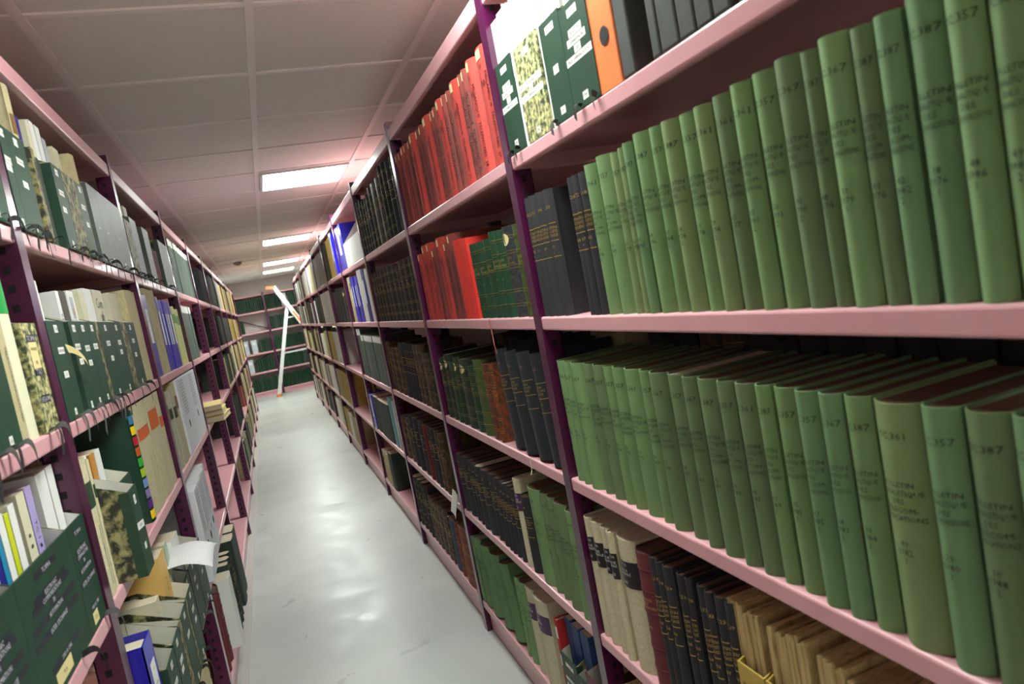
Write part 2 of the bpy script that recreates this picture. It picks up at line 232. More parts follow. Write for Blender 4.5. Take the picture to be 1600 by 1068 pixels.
 ('L', 2, 'A', 'drb,3.493,3.592,0.17 drb,3.592,3.69,0.17 drb,3.69,3.788,0.17 ggb,3.788,3.951,0.23 ggb,3.951,4.13,0.23 olk,4.13,4.214,0.16 olk,4.214,4.298,0.16 olk,4.298,4.382,0.16 gwt,4.382,4.527,0.31 gwt,4.527,4.615,0.31 gwt,4.615,4.703,0.31 gwt,4.703,4.798,0.31 gwt,4.798,4.893,0.31 gwt,4.893,4.983,0.31 gwt,4.983,5.073,0.31 gwt,5.073,5.163,0.31 gwt,5.163,5.276,0.31 gwt,5.276,5.389,0.31 gwt,5.389,5.501,0.31'),
 ('L', 3, 'A', 'gap,5.53,6.217,0 bkg,6.217,6.322,0.28 bkg,6.322,6.428,0.28 bkg,6.428,6.533,0.28 bkg,6.533,6.638,0.28 bkg,6.638,6.744,0.28 blk,6.744,6.837,0.27 blk,6.837,6.93,0.27 blk,6.93,7.023,0.27 blk,7.023,7.115,0.27 blk,7.115,7.208,0.27 blk,7.208,7.301,0.27 blk,7.301,7.394,0.27 dkg,7.394,7.489,0.3 dkg,7.489,7.583,0.3 dkg,7.583,7.678,0.3 dkg,7.678,7.772,0.3 dkg,7.772,7.867,0.3 dkg,7.867,7.963,0.3 dkg,7.963,8.059,0.3 dkg,8.059,8.156,0.3 dkg,8.156,8.252,0.3 dkg,8.252,8.348,0.3 gry,8.348,8.45,0.3 gry,8.45,8.552,0.3 gry,8.552,8.653,0.3 gry,8.653,8.755,0.3 gry,8.755,8.857,0.3 gry,8.857,8.959,0.3'),
 ('L', 4, 'A', 'ylw,9.072,9.168,0.3 ylw,9.168,9.264,0.3 ylw,9.264,9.36,0.3 ylw,9.36,9.456,0.3 ylw,9.456,9.552,0.3 ylw,9.552,9.648,0.3 ylw,9.648,9.744,0.3 ylw,9.744,9.84,0.3 tan,9.84,9.936,0.3 tan,9.936,10.032,0.3 tan,10.032,10.128,0.3 tan,10.128,10.224,0.3 tan,10.224,10.32,0.3 tan,10.32,10.417,0.3 tan,10.417,10.513,0.3 tan,10.513,10.609,0.3 tan,10.609,10.705,0.3 ylw,10.705,10.804,0.3 ylw,10.804,10.903,0.3 ylw,10.903,11.001,0.3 ylw,11.001,11.1,0.3 ylw,11.1,11.199,0.3 ylw,11.199,11.298,0.3 ylw,11.298,11.397,0.3 ylw,11.397,11.495,0.3 ylw,11.495,11.599,0.34 ylw,11.599,11.702,0.34 ylw,11.702,11.806,0.34 ylw,11.806,11.91,0.34 ylw,11.91,12.013,0.34 ylw,12.013,12.117,0.34 ylw,12.117,12.22,0.34 ylw,12.22,12.324,0.34 ylw,12.324,12.427,0.34 ylw,12.427,12.531,0.34 ylw,12.531,12.635,0.34'),
 ('L', 0, 'B', 'gbx,1.022,1.118,0.205 gbx,1.118,1.242,0.205 gbx,1.242,1.335,0.205 tan,1.335,1.39,0.33 gst,1.39,1.456,0.33'),
 ('L', 0, 'B', 'mlb,1.461,1.553,0.2'),
 ('L', 1, 'B', 'gbx,1.621,1.75,0.205 gap,1.75,1.792,0 gbx,1.792,1.866,0.205 gbx,1.866,1.965,0.205 gbx,1.965,2.044,0.205 mbx,2.044,2.078,0.205 gbx,2.078,2.246,0.205 gbx,2.246,2.387,0.205 mbx,2.387,2.468,0.205 gbx,2.468,2.623,0.205 tan,2.623,2.776,0.315 tan,2.776,2.911,0.315'),
 ('L', 1, 'B', 'blb,2.899,3.029,0.31'),
 ('L', 2, 'B', 'tan,3.035,3.124,0.36 tan,3.124,3.212,0.36 tan,3.212,3.301,0.36 blu,3.301,3.418,0.32 blu,3.418,3.501,0.31 blu,3.501,3.583,0.31 blu,3.583,3.688,0.31 blu,3.688,3.793,0.31 ygn,3.793,3.92,0.29 ygn,3.92,3.999,0.28 ygn,3.999,4.078,0.28'),
 ('L', 2, 'B', 'gwt,4.148,4.249,0.31 gwt,4.249,4.351,0.31 gwt,4.351,4.452,0.31 gwt,4.452,4.564,0.31 gwt,4.564,4.675,0.31 gwt,4.675,4.786,0.31'),
 ('L', 3, 'B', 'gap,6.938,7.458,0 dkg,7.458,7.563,0.29 dkg,7.563,7.668,0.29 dkg,7.668,7.773,0.29 dkg,7.773,7.878,0.29 dkg,7.878,7.983,0.29 dkg,7.983,8.088,0.29 bkg,8.088,8.181,0.28 bkg,8.181,8.274,0.28 bkg,8.274,8.367,0.28 bkg,8.367,8.46,0.28 bkg,8.46,8.553,0.28 bkg,8.553,8.646,0.28 bkg,8.646,8.739,0.28 dkg,8.739,8.837,0.28 dkg,8.837,8.935,0.28 dkg,8.935,9.033,0.28 dkg,9.033,9.131,0.28 dkg,9.131,9.229,0.28 dkg,9.229,9.327,0.28 dkg,9.327,9.425,0.28 dkg,9.425,9.523,0.28 dkg,9.523,9.621,0.28'),
 ('L', 4, 'B', 'ylw,9.621,9.725,0.28 ylw,9.725,9.83,0.28 ylw,9.83,9.935,0.28 ylw,9.935,10.039,0.28 ylw,10.039,10.144,0.28 ylw,10.144,10.248,0.28 ylw,10.248,10.353,0.28 ylw,10.353,10.457,0.28 ylw,10.457,10.562,0.28 ylw,10.562,10.663,0.28 ylw,10.663,10.764,0.28 ylw,10.764,10.865,0.28 ylw,10.865,10.966,0.28 ylw,10.966,11.067,0.28 ylw,11.067,11.168,0.28 ylw,11.168,11.269,0.28 ylw,11.269,11.37,0.28 ylw,11.37,11.471,0.28 ylw,11.471,11.572,0.28 ylw,11.572,11.673,0.28 ylw,11.673,11.774,0.28 ylw,11.774,11.875,0.28 ylw,11.875,11.976,0.28 ylw,11.976,12.077,0.28 ylw,12.077,12.178,0.28 ylw,12.178,12.279,0.28 ylw,12.279,12.38,0.28 ylw,12.38,12.481,0.28'),
 ('L', 0, 'C', 'kbx,0.803,0.939,0.2 kbx,0.939,1.15,0.2 kbx,1.15,1.433,0.2 kbx,1.433,1.592,0.2'),
 ('L', 1, 'C', 'tan,1.552,1.614,0.3 crd,1.614,1.69,0.288 crd,1.69,1.757,0.28'),
 ('L', 1, 'C', 'rbw,2.221,2.287,0.32 tno,2.287,2.519,0.34 tno,2.519,2.73,0.34 tno,2.73,2.834,0.34'),
 ('L', 2, 'C', 'tgl,2.919,3.005,0.3 tgl,3.005,3.111,0.3 tgl,3.111,3.229,0.3 tan,3.229,3.314,0.34 wbx,3.314,3.654,0.34 wbx,3.654,4.146,0.34'),
 ('L', 3, 'C', 'ylk,4.251,4.984,0.06'),
]
# ---------------------------------------------------------------- the room
X0, X1, Y0, Y1 = -.92, 1.2, -3.4, YW + .42
def slab(name, x0, x1, y0, y1, z0, z1, mt):
    return tag(MB().box(x0, x1, y0, y1, z0, z1, mt).build(name), kind='structure')
mf = mat('floor_epoxy', (190, 192, 188), .3, spec=.5)
nt = mf.node_tree; bs = nt.nodes['Principled BSDF']; tc = nt.nodes.new('ShaderNodeTexCoord')
def nz(scale, detail, dist=0):
    n = nt.nodes.new('ShaderNodeTexNoise'); n.inputs['Scale'].default_value = scale; n.inputs['Detail'].default_value = detail
    n.inputs['Distortion'].default_value = dist; nt.links.new(tc.outputs['Object'], n.inputs[0]); return n
n1 = nz(1.6, 6, .6); rp = nt.nodes.new('ShaderNodeValToRGB'); nt.links.new(n1.outputs[0], rp.inputs[0])
rp.color_ramp.elements[0].position = .3; rp.color_ramp.elements[0].color = srgb((184, 188, 184)); rp.color_ramp.elements[1].position = .7; rp.color_ramp.elements[1].color = srgb((202, 205, 200))
n3 = nz(26, 8, 1.5); r3 = nt.nodes.new('ShaderNodeValToRGB'); nt.links.new(n3.outputs[0], r3.inputs[0])
r3.color_ramp.elements[0].position = .27; r3.color_ramp.elements[0].color = (.35, .35, .33, 1); r3.color_ramp.elements[1].position = .31; r3.color_ramp.elements[1].color = (1, 1, 1, 1)
mx = nt.nodes.new('ShaderNodeMixRGB'); mx.blend_type = 'MULTIPLY'; mx.inputs[0].default_value = .16
nt.links.new(rp.outputs[0], mx.inputs[1]); nt.links.new(r3.outputs[0], mx.inputs[2]); nt.links.new(mx.outputs[0], bs.inputs['Base Color'])
n2 = nz(5, 8, 1.2); mr = nt.nodes.new('ShaderNodeMapRange'); nt.links.new(n2.outputs[0], mr.inputs[0]); mr.inputs[1].default_value = .3; mr.inputs[2].default_value = .7; mr.inputs[3].default_value = .27; mr.inputs[4].default_value = .45
nt.links.new(mr.outputs[0], bs.inputs['Roughness'])
n4 = nz(3.2, 4, .4); bp = nt.nodes.new('ShaderNodeBump'); bp.inputs['Strength'].default_value = .25; bp.inputs['Distance'].default_value = .003
nt.links.new(n4.outputs[0], bp.inputs['Height']); nt.links.new(bp.outputs[0], bs.inputs['Normal'])
slab('floor', X0, X1, Y0, Y1, -.1, 0, mf)
M_TILE = mat('mineral_tile', (238, 233, 227), .9, rgb2=(231, 226, 220), scale=90, bump=.5, bscale=240)
M_TBAR = mat('t_bar_enamel', (246, 240, 236), .45)
M_WALL = mat('wall_paint', (230, 223, 218), .85, rgb2=(224, 217, 212), scale=3)
slab('ceiling', X0, X1, Y0, Y1, HC + .008, HC + .08, M_TILE)
slab('wall_left', X0 - .1, X0, Y0, Y1, 0, HC + .08, M_WALL); slab('wall_right', X1, X1 + .1, Y0, Y1, 0, HC + .08, M_WALL)
slab('wall_far', X0 - .1, X1 + .1, Y1, Y1 + .1, 0, HC + .08, M_WALL); slab('wall_behind', X0 - .1, X1 + .1, Y0 - .1, Y0, 0, HC + .08, M_WALL)
R0, TX, TY, YG = .1564, .6109, .636, 2.3335
g = MB()
for k in range(-1, 3):
    x = R0 + (k - 0) * TX
    if X0 < x < X1: g.box(x - .014, x + .014, Y0, Y1, HC, HC + .0085, M_TBAR)
for i in range(-9, 22):
    y = YG + i * TY
    if Y0 < y < Y1: g.box(X0, X1, y - .012, y + .012, HC + .001, HC + .0085, M_TBAR)
tag(g.build('trim_1'), kind='structure')
kb = MB().box(XL - .01, XL + .028, .3, YEND, 0, .006, mat('pale_floor_edge', (190, 186, 180), .5))
tag(kb.build('trim_2'), kind='structure')

# ---------------------------------------------------------------- ceiling lights
M_TUBE = mat('light_diffuser', (244, 255, 248), .5, emit=LAMP)
M_LFRAME = mat('light_frame_enamel', (225, 222, 218), .4)
LW = {-2: 'white square ceiling light above the first bays of both racks', -8: 'white square ceiling light behind the viewer over the aisle',
      4: 'large bright square ceiling light, first one down the aisle', 10: 'second bright ceiling light down the aisle, past the fourth bay',
      15: 'third bright ceiling light down the aisle', 18: 'last ceiling light down the aisle, just before the end wall'}
def ceiling_light(i):
    yy = YG + i * TY; x0, x1 = R0 + .018, R0 + TX - .018; ya, yb = yy + .016, yy + TY - .016
    if yb < Y0 or ya < Y0: return
    t = tag(empty('ceiling_light', ((x0 + x1) / 2, (ya + yb) / 2, HC)), LW[i], 'ceiling light', 'square ceiling lights over the aisle')
    cx, cyy = (x1 - x0) / 2, (yb - ya) / 2
    f = MB()
    for a in ((-cx, cx, -cyy, -cyy + .018), (-cx, cx, cyy - .018, cyy), (-cx, -cx + .018, -cyy + .018, cyy - .018), (cx - .018, cx, -cyy + .018, cyy - .018)):
        f.box(a[0], a[1], a[2], a[3], -.012, .007, M_LFRAME)
    f.build('frame', t)
    MB().box(-cx + .018, cx - .018, -cyy + .018, cyy - .018, -.006, .006, M_TUBE).build('diffuser', t)
for i in (-8, -2, 4, 10, 15, 18):
    LW.setdefault(i, 'white square ceiling light behind the viewer over the aisle'); ceiling_light(i)
o = tag(empty('smoke_detector', (-.17, 11.1, HC)), 'small brownish detector on the ceiling tiles above the far aisle', 'smoke detector')
MB().box(-.055, .055, -.055, .055, -.03, -.0005, mat('beige_plastic', (150, 130, 110), .5)).build('housing', o, bevel=.006)
MB().box(-.03, .03, -.03, .03, -.045, -.029, mat('beige_plastic', (150, 130, 110))).build('sensor_cap', o, bevel=.004)

# ---------------------------------------------------------------- shelving
def shelf_board(w, d, lip=.032, t=.003):
    """front edge of the lip at y=0, top of the lip at z=0, w along x from 0"""
    b = MB(); r = .004
    prof = [(0, -.004), (.0012, -.0012), (.004, 0), (d, 0), (d, -lip), (d - t, -lip), (d - t, -t), (t, -t), (t, -lip + t), (.016, -lip + t), (.016, -lip), (.004, -lip), (.0012, -lip + .0012), (0, -lip + .004)]
    n = len(prof); vs = [(0, y, z) for y, z in prof] + [(w, y, z) for y, z in prof]
    b.add(vs, [(i, n + i, n + (i + 1) % n, (i + 1) % n) for i in range(n)], M_PINK)
    for x in (0, w):   # end closures
        b.box(x if x == 0 else w - .002, .002 if x == 0 else w, .004, d, -lip, -.0005, M_PINK)
    return b
def upright_mesh(h, fw, flip, holes=True):
    """front face at y=0 between x=0 and x=fw, side web with slots at x=0 (or fw when flip) looking along x"""
    b = MB(); t = .0025; dp = .048
    b.box(0, fw, 0, t, 0, h, M_PURPLE)
    for wx in (0, fw - t): b.box(wx, wx + t, t, dp, 0, h, M_PURPLE)
    b.box(0, .012, dp - t, dp, 0, h, M_PURPLE); b.box(fw - .012, fw, dp - t, dp, 0, h, M_PURPLE)
    if holes:
        z = .05
        while z < h - .03:
            for xx in (-.0004, fw + .0001):
                b.box(xx, xx + .0003, .021, .033, z, z + .014, M_HOLE)
            z += .036
    return b
def frame_xf(side):
    """local x along the rack (left to right seen from the aisle), local y into the rack"""
    return -math.pi / 2 if side == 'R' else (math.pi / 2 if side == 'L' else 0)
def rack(side, label, yposts, zs, ztop, fw, x):
    rz = frame_xf(side); root = tag(empty('shelving_rack', (x, yposts[0], 0)), label, 'shelving', 'steel shelving racks')
    # parts are built in world-aligned local frame of the root
    def put(mb, name, y, z, bevel=0, dx=0):
        o = mb.build(name, root, (dx, y - yposts[0], z), bevel); o.rotation_euler[2] = rz; return o
    sgn = 1 if side == 'R' else -1
    um = upright_mesh(ztop + .03, fw, False); me = um.mesh('upright_post')
    for k, y in enumerate(yposts):
        for back in (0, 1):
            o = bpy.data.objects.new('upright_post', me); COL.objects.link(o); o.parent = root
            # local x range [0,fw] maps to y..y-fw (R) or y-fw..y (L)
            o.location = (sgn * (-.0035 + back * (RD - .045)), (y if side == 'R' else y - fw) - yposts[0], 0); o.rotation_euler[2] = rz
    cache = {}
    for k in range(len(yposts) - 1):
        ya, yb = yposts[k], yposts[k + 1] - fw
        w = yb - ya
        for li, z in enumerate(zs + [ztop]):
            lip = .032 if li < len(zs) else .045
            key = (round(w, 4), lip)
            if key not in cache: cache[key] = shelf_board(w - .002, RD - .004, lip).mesh('shelf')
            o = bpy.data.objects.new('shelf', cache[key]); COL.objects.link(o); o.parent = root
            o.location = (0, (yb - .001 if side == 'R' else ya + .001) - yposts[0], z); o.rotation_euler[2] = rz
        pl = MB().box(.001, w - .001, .02, .024, .004, zs[-1] - .034, M_PINK)
        o = pl.build('plinth', root, (0, (yb if side == 'R' else ya) - yposts[0], 0)); o.rotation_euler[2] = rz
    return root
postsR = [YR + k * SR_ for k in range(-1, 10)]; postsL = [YL + k * SL_ for k in range(-1, 10)]
zr = [ZR[k] for k in 'ABCDE']; zl = [ZLv[k] for k in 'ABCDE']
rkR = rack('R', 'pink and purple steel shelving rack full of green, red and black books', postsR, zr, 2.125, .04, XR)
rkL = rack('L', 'pink and purple steel shelving rack holding dark green box files', postsL, zl, 2.11, .045, XL)
for (za, ya, yb) in ((1.69, 1.55, .42), (1.30, 2.85, 1.7)):
    MB().bar((RD - .06, ya - postsR[0], za), (RD - .06, yb - postsR[0], za - .35), .003, M_STEEL).build('cross_brace', rkR)
    MB().bar((RD - .09, ya - postsR[0], za - .3), (RD - .05, yb - postsR[0], za - .02), .003, M_STEEL).build('cross_brace', rkR)
# rack across the end of the aisle
bk = tag(empty('shelving_rack', (.0755, YW, 0)), 'pink steel shelving rack across the end of the aisle behind the ladder', 'shelving', 'steel shelving racks')
ume = upright_mesh(2.13, .045, False, False).mesh('upright_post')
for px in (-.9, .0755, 1.1):
    for back in (0, .35):
        o = bpy.data.objects.new('upright_post', ume); COL.objects.link(o); o.parent = bk; o.location = (px - .0755, -.0035 + back, 0)
for a, b_ in ((-.855, .0755), (.1205, 1.1)):
    for z in ZW + [2.1]:
        o = shelf_board(b_ - a - .002, .39, .036).build('shelf', bk, (a + .001 - .0755, 0, z))
    MB().box(0, b_ - a, .02, .024, .002, ZW[-1] - .037, M_PINK).build('plinth', bk, (a - .0755, 0, 0))
MB().beam((-.62, .36, 1.66), (.02, .36, 1.36), .02, .004, (0, 0, 1), M_PURPLE).build('cross_brace', bk)
MB().beam((-.5, .36, .66), (.02, .36, .9), .02, .004, (0, 0, 1), M_PURPLE).build('cross_brace', bk)

# ---------------------------------------------------------------- books
FLAT = lambda x: 0.0
def cover_mb(w, h, d, mt, bulge, t=.0028, pagesmt=None, inset=.004):
    """spine bulges toward -y at y=0; x from -w/2 to w/2"""
    def sp(x): return bulge * (2 * x / w) ** 2
    N = 14; out = []; inn = []
    for i in range(N + 1):
        x = -w / 2 + w * i / N; out.append((x, sp(x)))
    hinge = bulge + .004
    outer = [(-w / 2, d)] + [(-w / 2, hinge + .006), (-w / 2 + .0012, hinge + .002)] * (w > .02) + [(x * .985, y) for x, y in out] + [(w / 2 - .0012, hinge + .002), (w / 2, hinge + .006)] * (w > .02) + [(w / 2, d)]
    inner = [(w / 2 - t, d)] + [((w / 2 - t) * (1 - 2 * i / 6), sp((w / 2 - t) * (1 - 2 * i / 6)) + t) for i in range(7)] + [(-w / 2 + t, d)]
    b = MB(); no = len(outer); ni = len(inner)
    for z0, z1 in ((0, h),):
        vs = [(x, y, z0) for x, y in outer + inner] + [(x, y, z1) for x, y in outer + inner]; n = no + ni
        fs = [(i, (i + 1) % n, n + (i + 1) % n, n + i) for i in range(n)]
        b.add(vs, fs, mt)
        # rim as strips between outer and inner: two boards and the spine arc
        o0 = len(b.v) - 2 * n
        sp_o = list(range(no)); sp_i = list(range(no + ni - 1, no - 1, -1))
        # match outer to inner by parameter
        for zoff in (0, n):
            for i in range(no - 1):
                j0 = round(i * (ni - 1) / (no - 1)); j1 = round((i + 1) * (ni - 1) / (no - 1))
                a, c, e, f = sp_o[i], sp_o[i + 1], sp_i[j1], sp_i[j0]
                q = (a, c, e, f) if e != f else (a, c, e)
                b.f.append(tuple(o0 + zoff + k for k in (q if zoff else q[::-1]))); b.m.append(b.mi(mt))
    return b, sp
def pages_mb(w, h, d, bulge, mt, t=.0028, inset=.004):
    b = MB(); ww = w / 2 - t - .0003
    poly = [(-ww, d - .004)] + [(x, bulge * (2 * x / w) ** 2 + t + .0008) for x in [-ww + 2 * ww * i / 6 for i in range(7)]] + [(ww, d - .004)]
    return b.prism(poly, .003, h - inset, mt)
def strip(mb, x0, x1, z0, z1, sp, mt, off=.0008, n=6):
    xs = [x0 + (x1 - x0) * i / n for i in range(n + 1)]
    mb.add([(x, sp(x) - off, z) for z in (z0, z1) for x in xs], [(i, i + 1, n + 2 + i, n + 1 + i) for i in range(n)], mt)
def lines_green(mb, w, h, y, rng, detail):
    f = 'TC.%d' % rng.choice((357, 367, 387, 361)); mw = w * .84; s = lambda zz: h * zz
    text(mb, f, 0, s(.875), .0085, mw, M_INK, y)
    if w < .032 and rng.random() < .3:
        L = ['BULLETIN', 'SIGNALETIQUE', 'DES', 'TELECOM.']
    else: L = rng.choice((['BULLETIN', 'SIGNALETIQUE', 'DES', 'TELECOMMUNICATIONS'], ['BULLETIN', 'SIGNALETIQUE', 'DES', 'TELECOM-', 'MUNICATIONS']))
    z = .68
    for l in L: text(mb, l, 0, s(z), .0062, mw, M_INK, y, bold=1.0); z -= .034
    for l, zz in zip((str(rng.randint(29, 52)), str(rng.randint(1974, 1992)), str(rng.choice((1, 2)))), (.44, .405, .37)):
        text(mb, l, 0, s(zz), .0075, mw, M_INK, y)
LOOK = dict(sg='sage green cloth journal', gg='grey-green cloth journal', yg='yellowish green cloth journal', bg='bluish green cloth journal', gln='leaning fresh green cloth journal',
 blk='black cloth volume with gilt title', bkg='dull black cloth volume', bkl='tilted blue-black volume', drd='dark red ribbed volume', red='red cloth volume with black title', brt='plain bright red volume',
 dgn='dark green gilt-banded volume', ovl='mottled green volume with oval label', nav='mottled navy volume', olv='olive green gilt-banded volume', mot='tortoiseshell-patterned old volume', brn='worn brown leather volume',
 crm='cream volume with black title band', crp='cream volume with purple title band', mar='maroon volume with raised bands', gwt='grey-green folder with white top', dkg='blackish green volume', olk='olive-black leather volume',
 gdb='dark leather volume with gilt grid', drb='oxblood red volume', bks='slate blue volume', rst='rust-coloured worn volume', tan='tan paper-spined journal', tno='tan journal with orange patch', tgl='pale journal with dark patch',
 crd='cream card journal', blu='royal blue report with white strip', dbl='deep blue report', wht='white card-bound report', gry='grey card-bound report', ylw='yellowed card journal', ygn='pale yellow booklet', gdk='dark slate-green volume',
 tea='teal glossy book', gst='cream roll with green stripe', wjr='white journal with blue edge', rbw='white file with rainbow tabs', ggb='grey-green covered volume', rbx='scarlet volume with white labels', orw='orange and white journal')
CL['ggb'] = M_BOXGREY; CL['orw'] = mat('orange_white_card', (210, 110, 80), .5, rgb2=(226, 220, 205), scale=7, stretch=(.1, .1, 3))
HB = dict(sg=.293, gg=.293, yg=.291, bg=.293, gln=.285, blk=.28, bkg=.285, bkl=.30, drd=.285, red=.29, brt=.26, dgn=.235, ovl=.255, nav=.24, olv=.24, mot=.25, brn=.25, crm=.30, crp=.30, mar=.30, gwt=.31, dkg=.29, olk=.29,
 gdb=.275, drb=.28, bks=.25, rst=.27, tan=.31, tno=.34, tgl=.3, crd=.32, blu=.30, dbl=.3, wht=.30, gry=.30, ylw=.30, ygn=.28, gdk=.27, tea=.3, gst=.33, wjr=.27, rbw=.35, ggb=.28, rbx=.3, orw=.3)
ROUND = set('sg gg yg bg gln blk bkg bkl dgn ovl nav olv mot brn crm crp mar gdb drb bks rst dkg olk drd red'.split())
def book_meshes(kind, w, h, d, rng, near):
    """[(name, MB, children)] for one book; origin at the foot of the spine"""
    w = max(w - .0012, .006); mt = CL[kind]
    bulge = min(.33 * w, .017) if kind in ROUND else min(.09 * w, .005)
    cv, sp = cover_mb(w, h, d, mt, bulge)
    out = []
    if kind in ('dgn', 'olv', 'mar', 'brn', 'ovl', 'gdb', 'mot'):
        for zz in (.14, .3, .56, .72, .88):
            n = 6; ring = [(-w / 2 * .97 + w * .97 * i / n, sp(-w / 2 * .97 + w * .97 * i / n)) for i in range(n + 1)]
            poly = [(x, y - .0018) for x, y in ring] + [(x, y + .001) for x, y in ring[::-1]]
            cv.prism(poly, h * zz - .0018, h * zz + .0018, mt)
    out.append(('cover', cv, []))
    pm = M_PAPERD if kind in ('sg gg yg bg gln blk bkg bkl dgn ovl olv mot brn mar gdb drd red rst bks drb'.split()) and rng.random() < .93 else M_PAPER
    out.append(('page_block', pages_mb(w, h, d, bulge, pm), []))
    L = MB()
    if not near: return out
    mw = w * .84
    if kind in ('sg', 'gg', 'yg', 'bg', 'gln'): lines_green(L, w, h, sp, rng, 1)
    elif kind in ('blk', 'bkg', 'bkl'):
        text(L, 'TC.%d' % rng.randint(20, 90), 0, h * .86, .007, mw, M_GOLD, sp)
        for zz in (.735, .60, .475): 
            xs = [-w * .42 + w * .84 * i / 6 for i in range(7)]
            L.add([(x, sp(x) - .0007, h * zz + dz) for dz in (-.0009, .0009) for x in xs], [(i, i + 1, 8 + i, 7 + i) for i in range(6)], M_GOLD)
        for s_, zz in (('BULLETIN', .70), ('DE LA SOCIETE', .67), ('FRANCAISE', .64), ('%d' % rng.randint(1930, 1972), .55), ('%d' % rng.randint(1, 9), .51)): text(L, s_, 0, h * zz, .0062, mw, M_GOLD, sp)
    elif kind in ('dgn', 'olv', 'mar', 'brn', 'ovl', 'gdb', 'mot', 'nav', 'dkg', 'olk', 'rst'):
        for zz in (.14, .3, .56, .72, .88):
            for dz0 in (-.0035, .0035):
                xs = [-w * .46 + w * .92 * i / 6 for i in range(7)]
                L.add([(x, sp(x) - .0007, h * zz + dz0 + dz) for dz in (-.0004, .0004) for x in xs], [(i, i + 1, 8 + i, 7 + i) for i in range(6)], M_GOLD if kind != 'mar' else M_BLACKINK)
        for s_, zz in (('ANNALES', .66), ('DES', .63), ('TELEGRAPHES', .60), ('%d' % rng.randint(1880, 1940), .45)): text(L, s_, 0, h * zz, .006, mw, M_GOLD, sp)
    elif kind in ('red', 'drd'):
        if kind == 'red' and w > .04:
            text(L, 'DES', 0, h * .84, .009, mw * .4, M_BLACKINK, sp); text(L, 'ANN', 0, h * .70, .017, mw * .5, M_BLACKINK, sp, bold=.8)
        vtext(L, 'MECANIQUE  TELEPHONES  %d' % rng.randint(1, 40), w * .2, h * .42, .011, M_BLACKINK, sp)
        L2 = MB(); strip(L2, -w * .46, w * .12, h * .90, h * .98, sp, M_CREAMLABEL); out.append(('shelf_mark_sticker', L2, []))
    elif kind in ('blu', 'dbl', 'gwt'):
        L2 = MB(); a, b_ = ((.35, .8) if kind != 'gwt' else (.86, .985))
        xs = (-w * .25, w * .12) if kind != 'gwt' else (-w * .46, w * .46)
        strip(L2, xs[0], xs[1], h * a, h * b_, sp, M_WHITE); out.append(('spine_label', L2, []))
    elif kind in ('rbx', 'wht', 'gry'):
        L2 = MB()
        for a, b_ in ((.8, .93), (.5, .62)): strip(L2, -w * .35, w * .35, h * a, h * b_, sp, M_LABEL)
        out.append(('spine_label', L2, []))
    if kind in ('crm', 'crp'):
        pm2 = M_BLACKLEATHER if kind == 'crm' else M_PURPLEPATCH; L2 = MB(); xs = [-w * .49 + w * .98 * i / 8 for i in range(9)]
        L2.add([(x, sp(x) - .0008, z) for z in (h * .64, h * .84) for x in xs], [(i, i + 1, 10 + i, 9 + i) for i in range(8)], pm2)
        ch = MB()
        for s_, zz in (('TC.%d' % rng.randint(30, 80), .815), ('REVUE', .77), ('GENERALE', .745), ('%d' % rng.randint(1950, 1985), .68)): text(ch, s_, 0, h * zz, .006, mw, M_LABEL, sp, off=.0013)
        out.append(('title_patch', L2, [('lettering', ch)]))
    if kind in ('ovl', 'nav'):
        L2 = MB(); n = 14; vs = [(math.cos(2 * math.pi * i / n) * w * .26, math.sin(2 * math.pi * i / n) * .016) for i in range(n)]
        L2.add([(x, sp(x) - .001, h * .86 + z) for x, z in vs], [tuple(range(n))], M_CREAMLABEL); out.append(('oval_label', L2, []))
    if kind in ('tno', 'tgl', 'tan', 'crd', 'ygn'):
        pc = {'tno': (200, 92, 36), 'tgl': (36, 44, 34), 'tan': (120, 88, 50), 'crd': (44, 66, 46), 'ygn': (90, 140, 60)}[kind]
        if rng.random() < (.8 if kind != 'tan' else .35):
            L2 = MB(); a = rng.uniform(.62, .72)
            strip(L2, -w * .42, w * .42, h * a, h * (a + rng.uniform(.1, .2)), sp, mat('patch_%d' % pc[0], pc, .6)); out.append(('spine_label', L2, []))
        vtext(L, 'TELECOMMUNICATIONS', 0, h * .3, min(.008, w * .5), M_BLACKINK, sp)
    if kind == 'gst':
        L2 = MB(); xs = [-w * .49 + w * .98 * i / 6 for i in range(7)]
        L2.add([(x, sp(x) - .0008, z) for z in (h * .66, h * .86) for x in xs], [(i, i + 1, 8 + i, 7 + i) for i in range(6)], mat('signal_green', (20, 150, 60), .5)); out.append(('green_stripe', L2, []))
    if kind == 'rbw':
        for q, c in enumerate(((240, 210, 20), (90, 40, 130), (140, 120, 180), (110, 150, 200), (160, 190, 50), (60, 170, 60), (200, 90, 40), (190, 30, 50), (240, 210, 20), (60, 120, 160))):
            L2 = MB(); a = .03 + q * .095
            strip(L2, -w * .5, w * .4, h * a, h * (a + .075), sp, mat('tab_%d_%d' % (c[0], c[1]), c, .5)); out.append(('coloured_tab', L2, []))
    if kind == 'wjr':
        L2 = MB(); strip(L2, w * .05, w * .5, 0.001, h * .5, sp, mat('sky_blue', (70, 170, 220), .4)); out.append(('blue_edge', L2, []))
    if kind in ('gry', 'wht') and w > .02: text(L, 'TC.%d' % rng.randint(100, 400), 0, h * .865, .006, mw * .7, M_BLACKINK, sp, off=.0012)
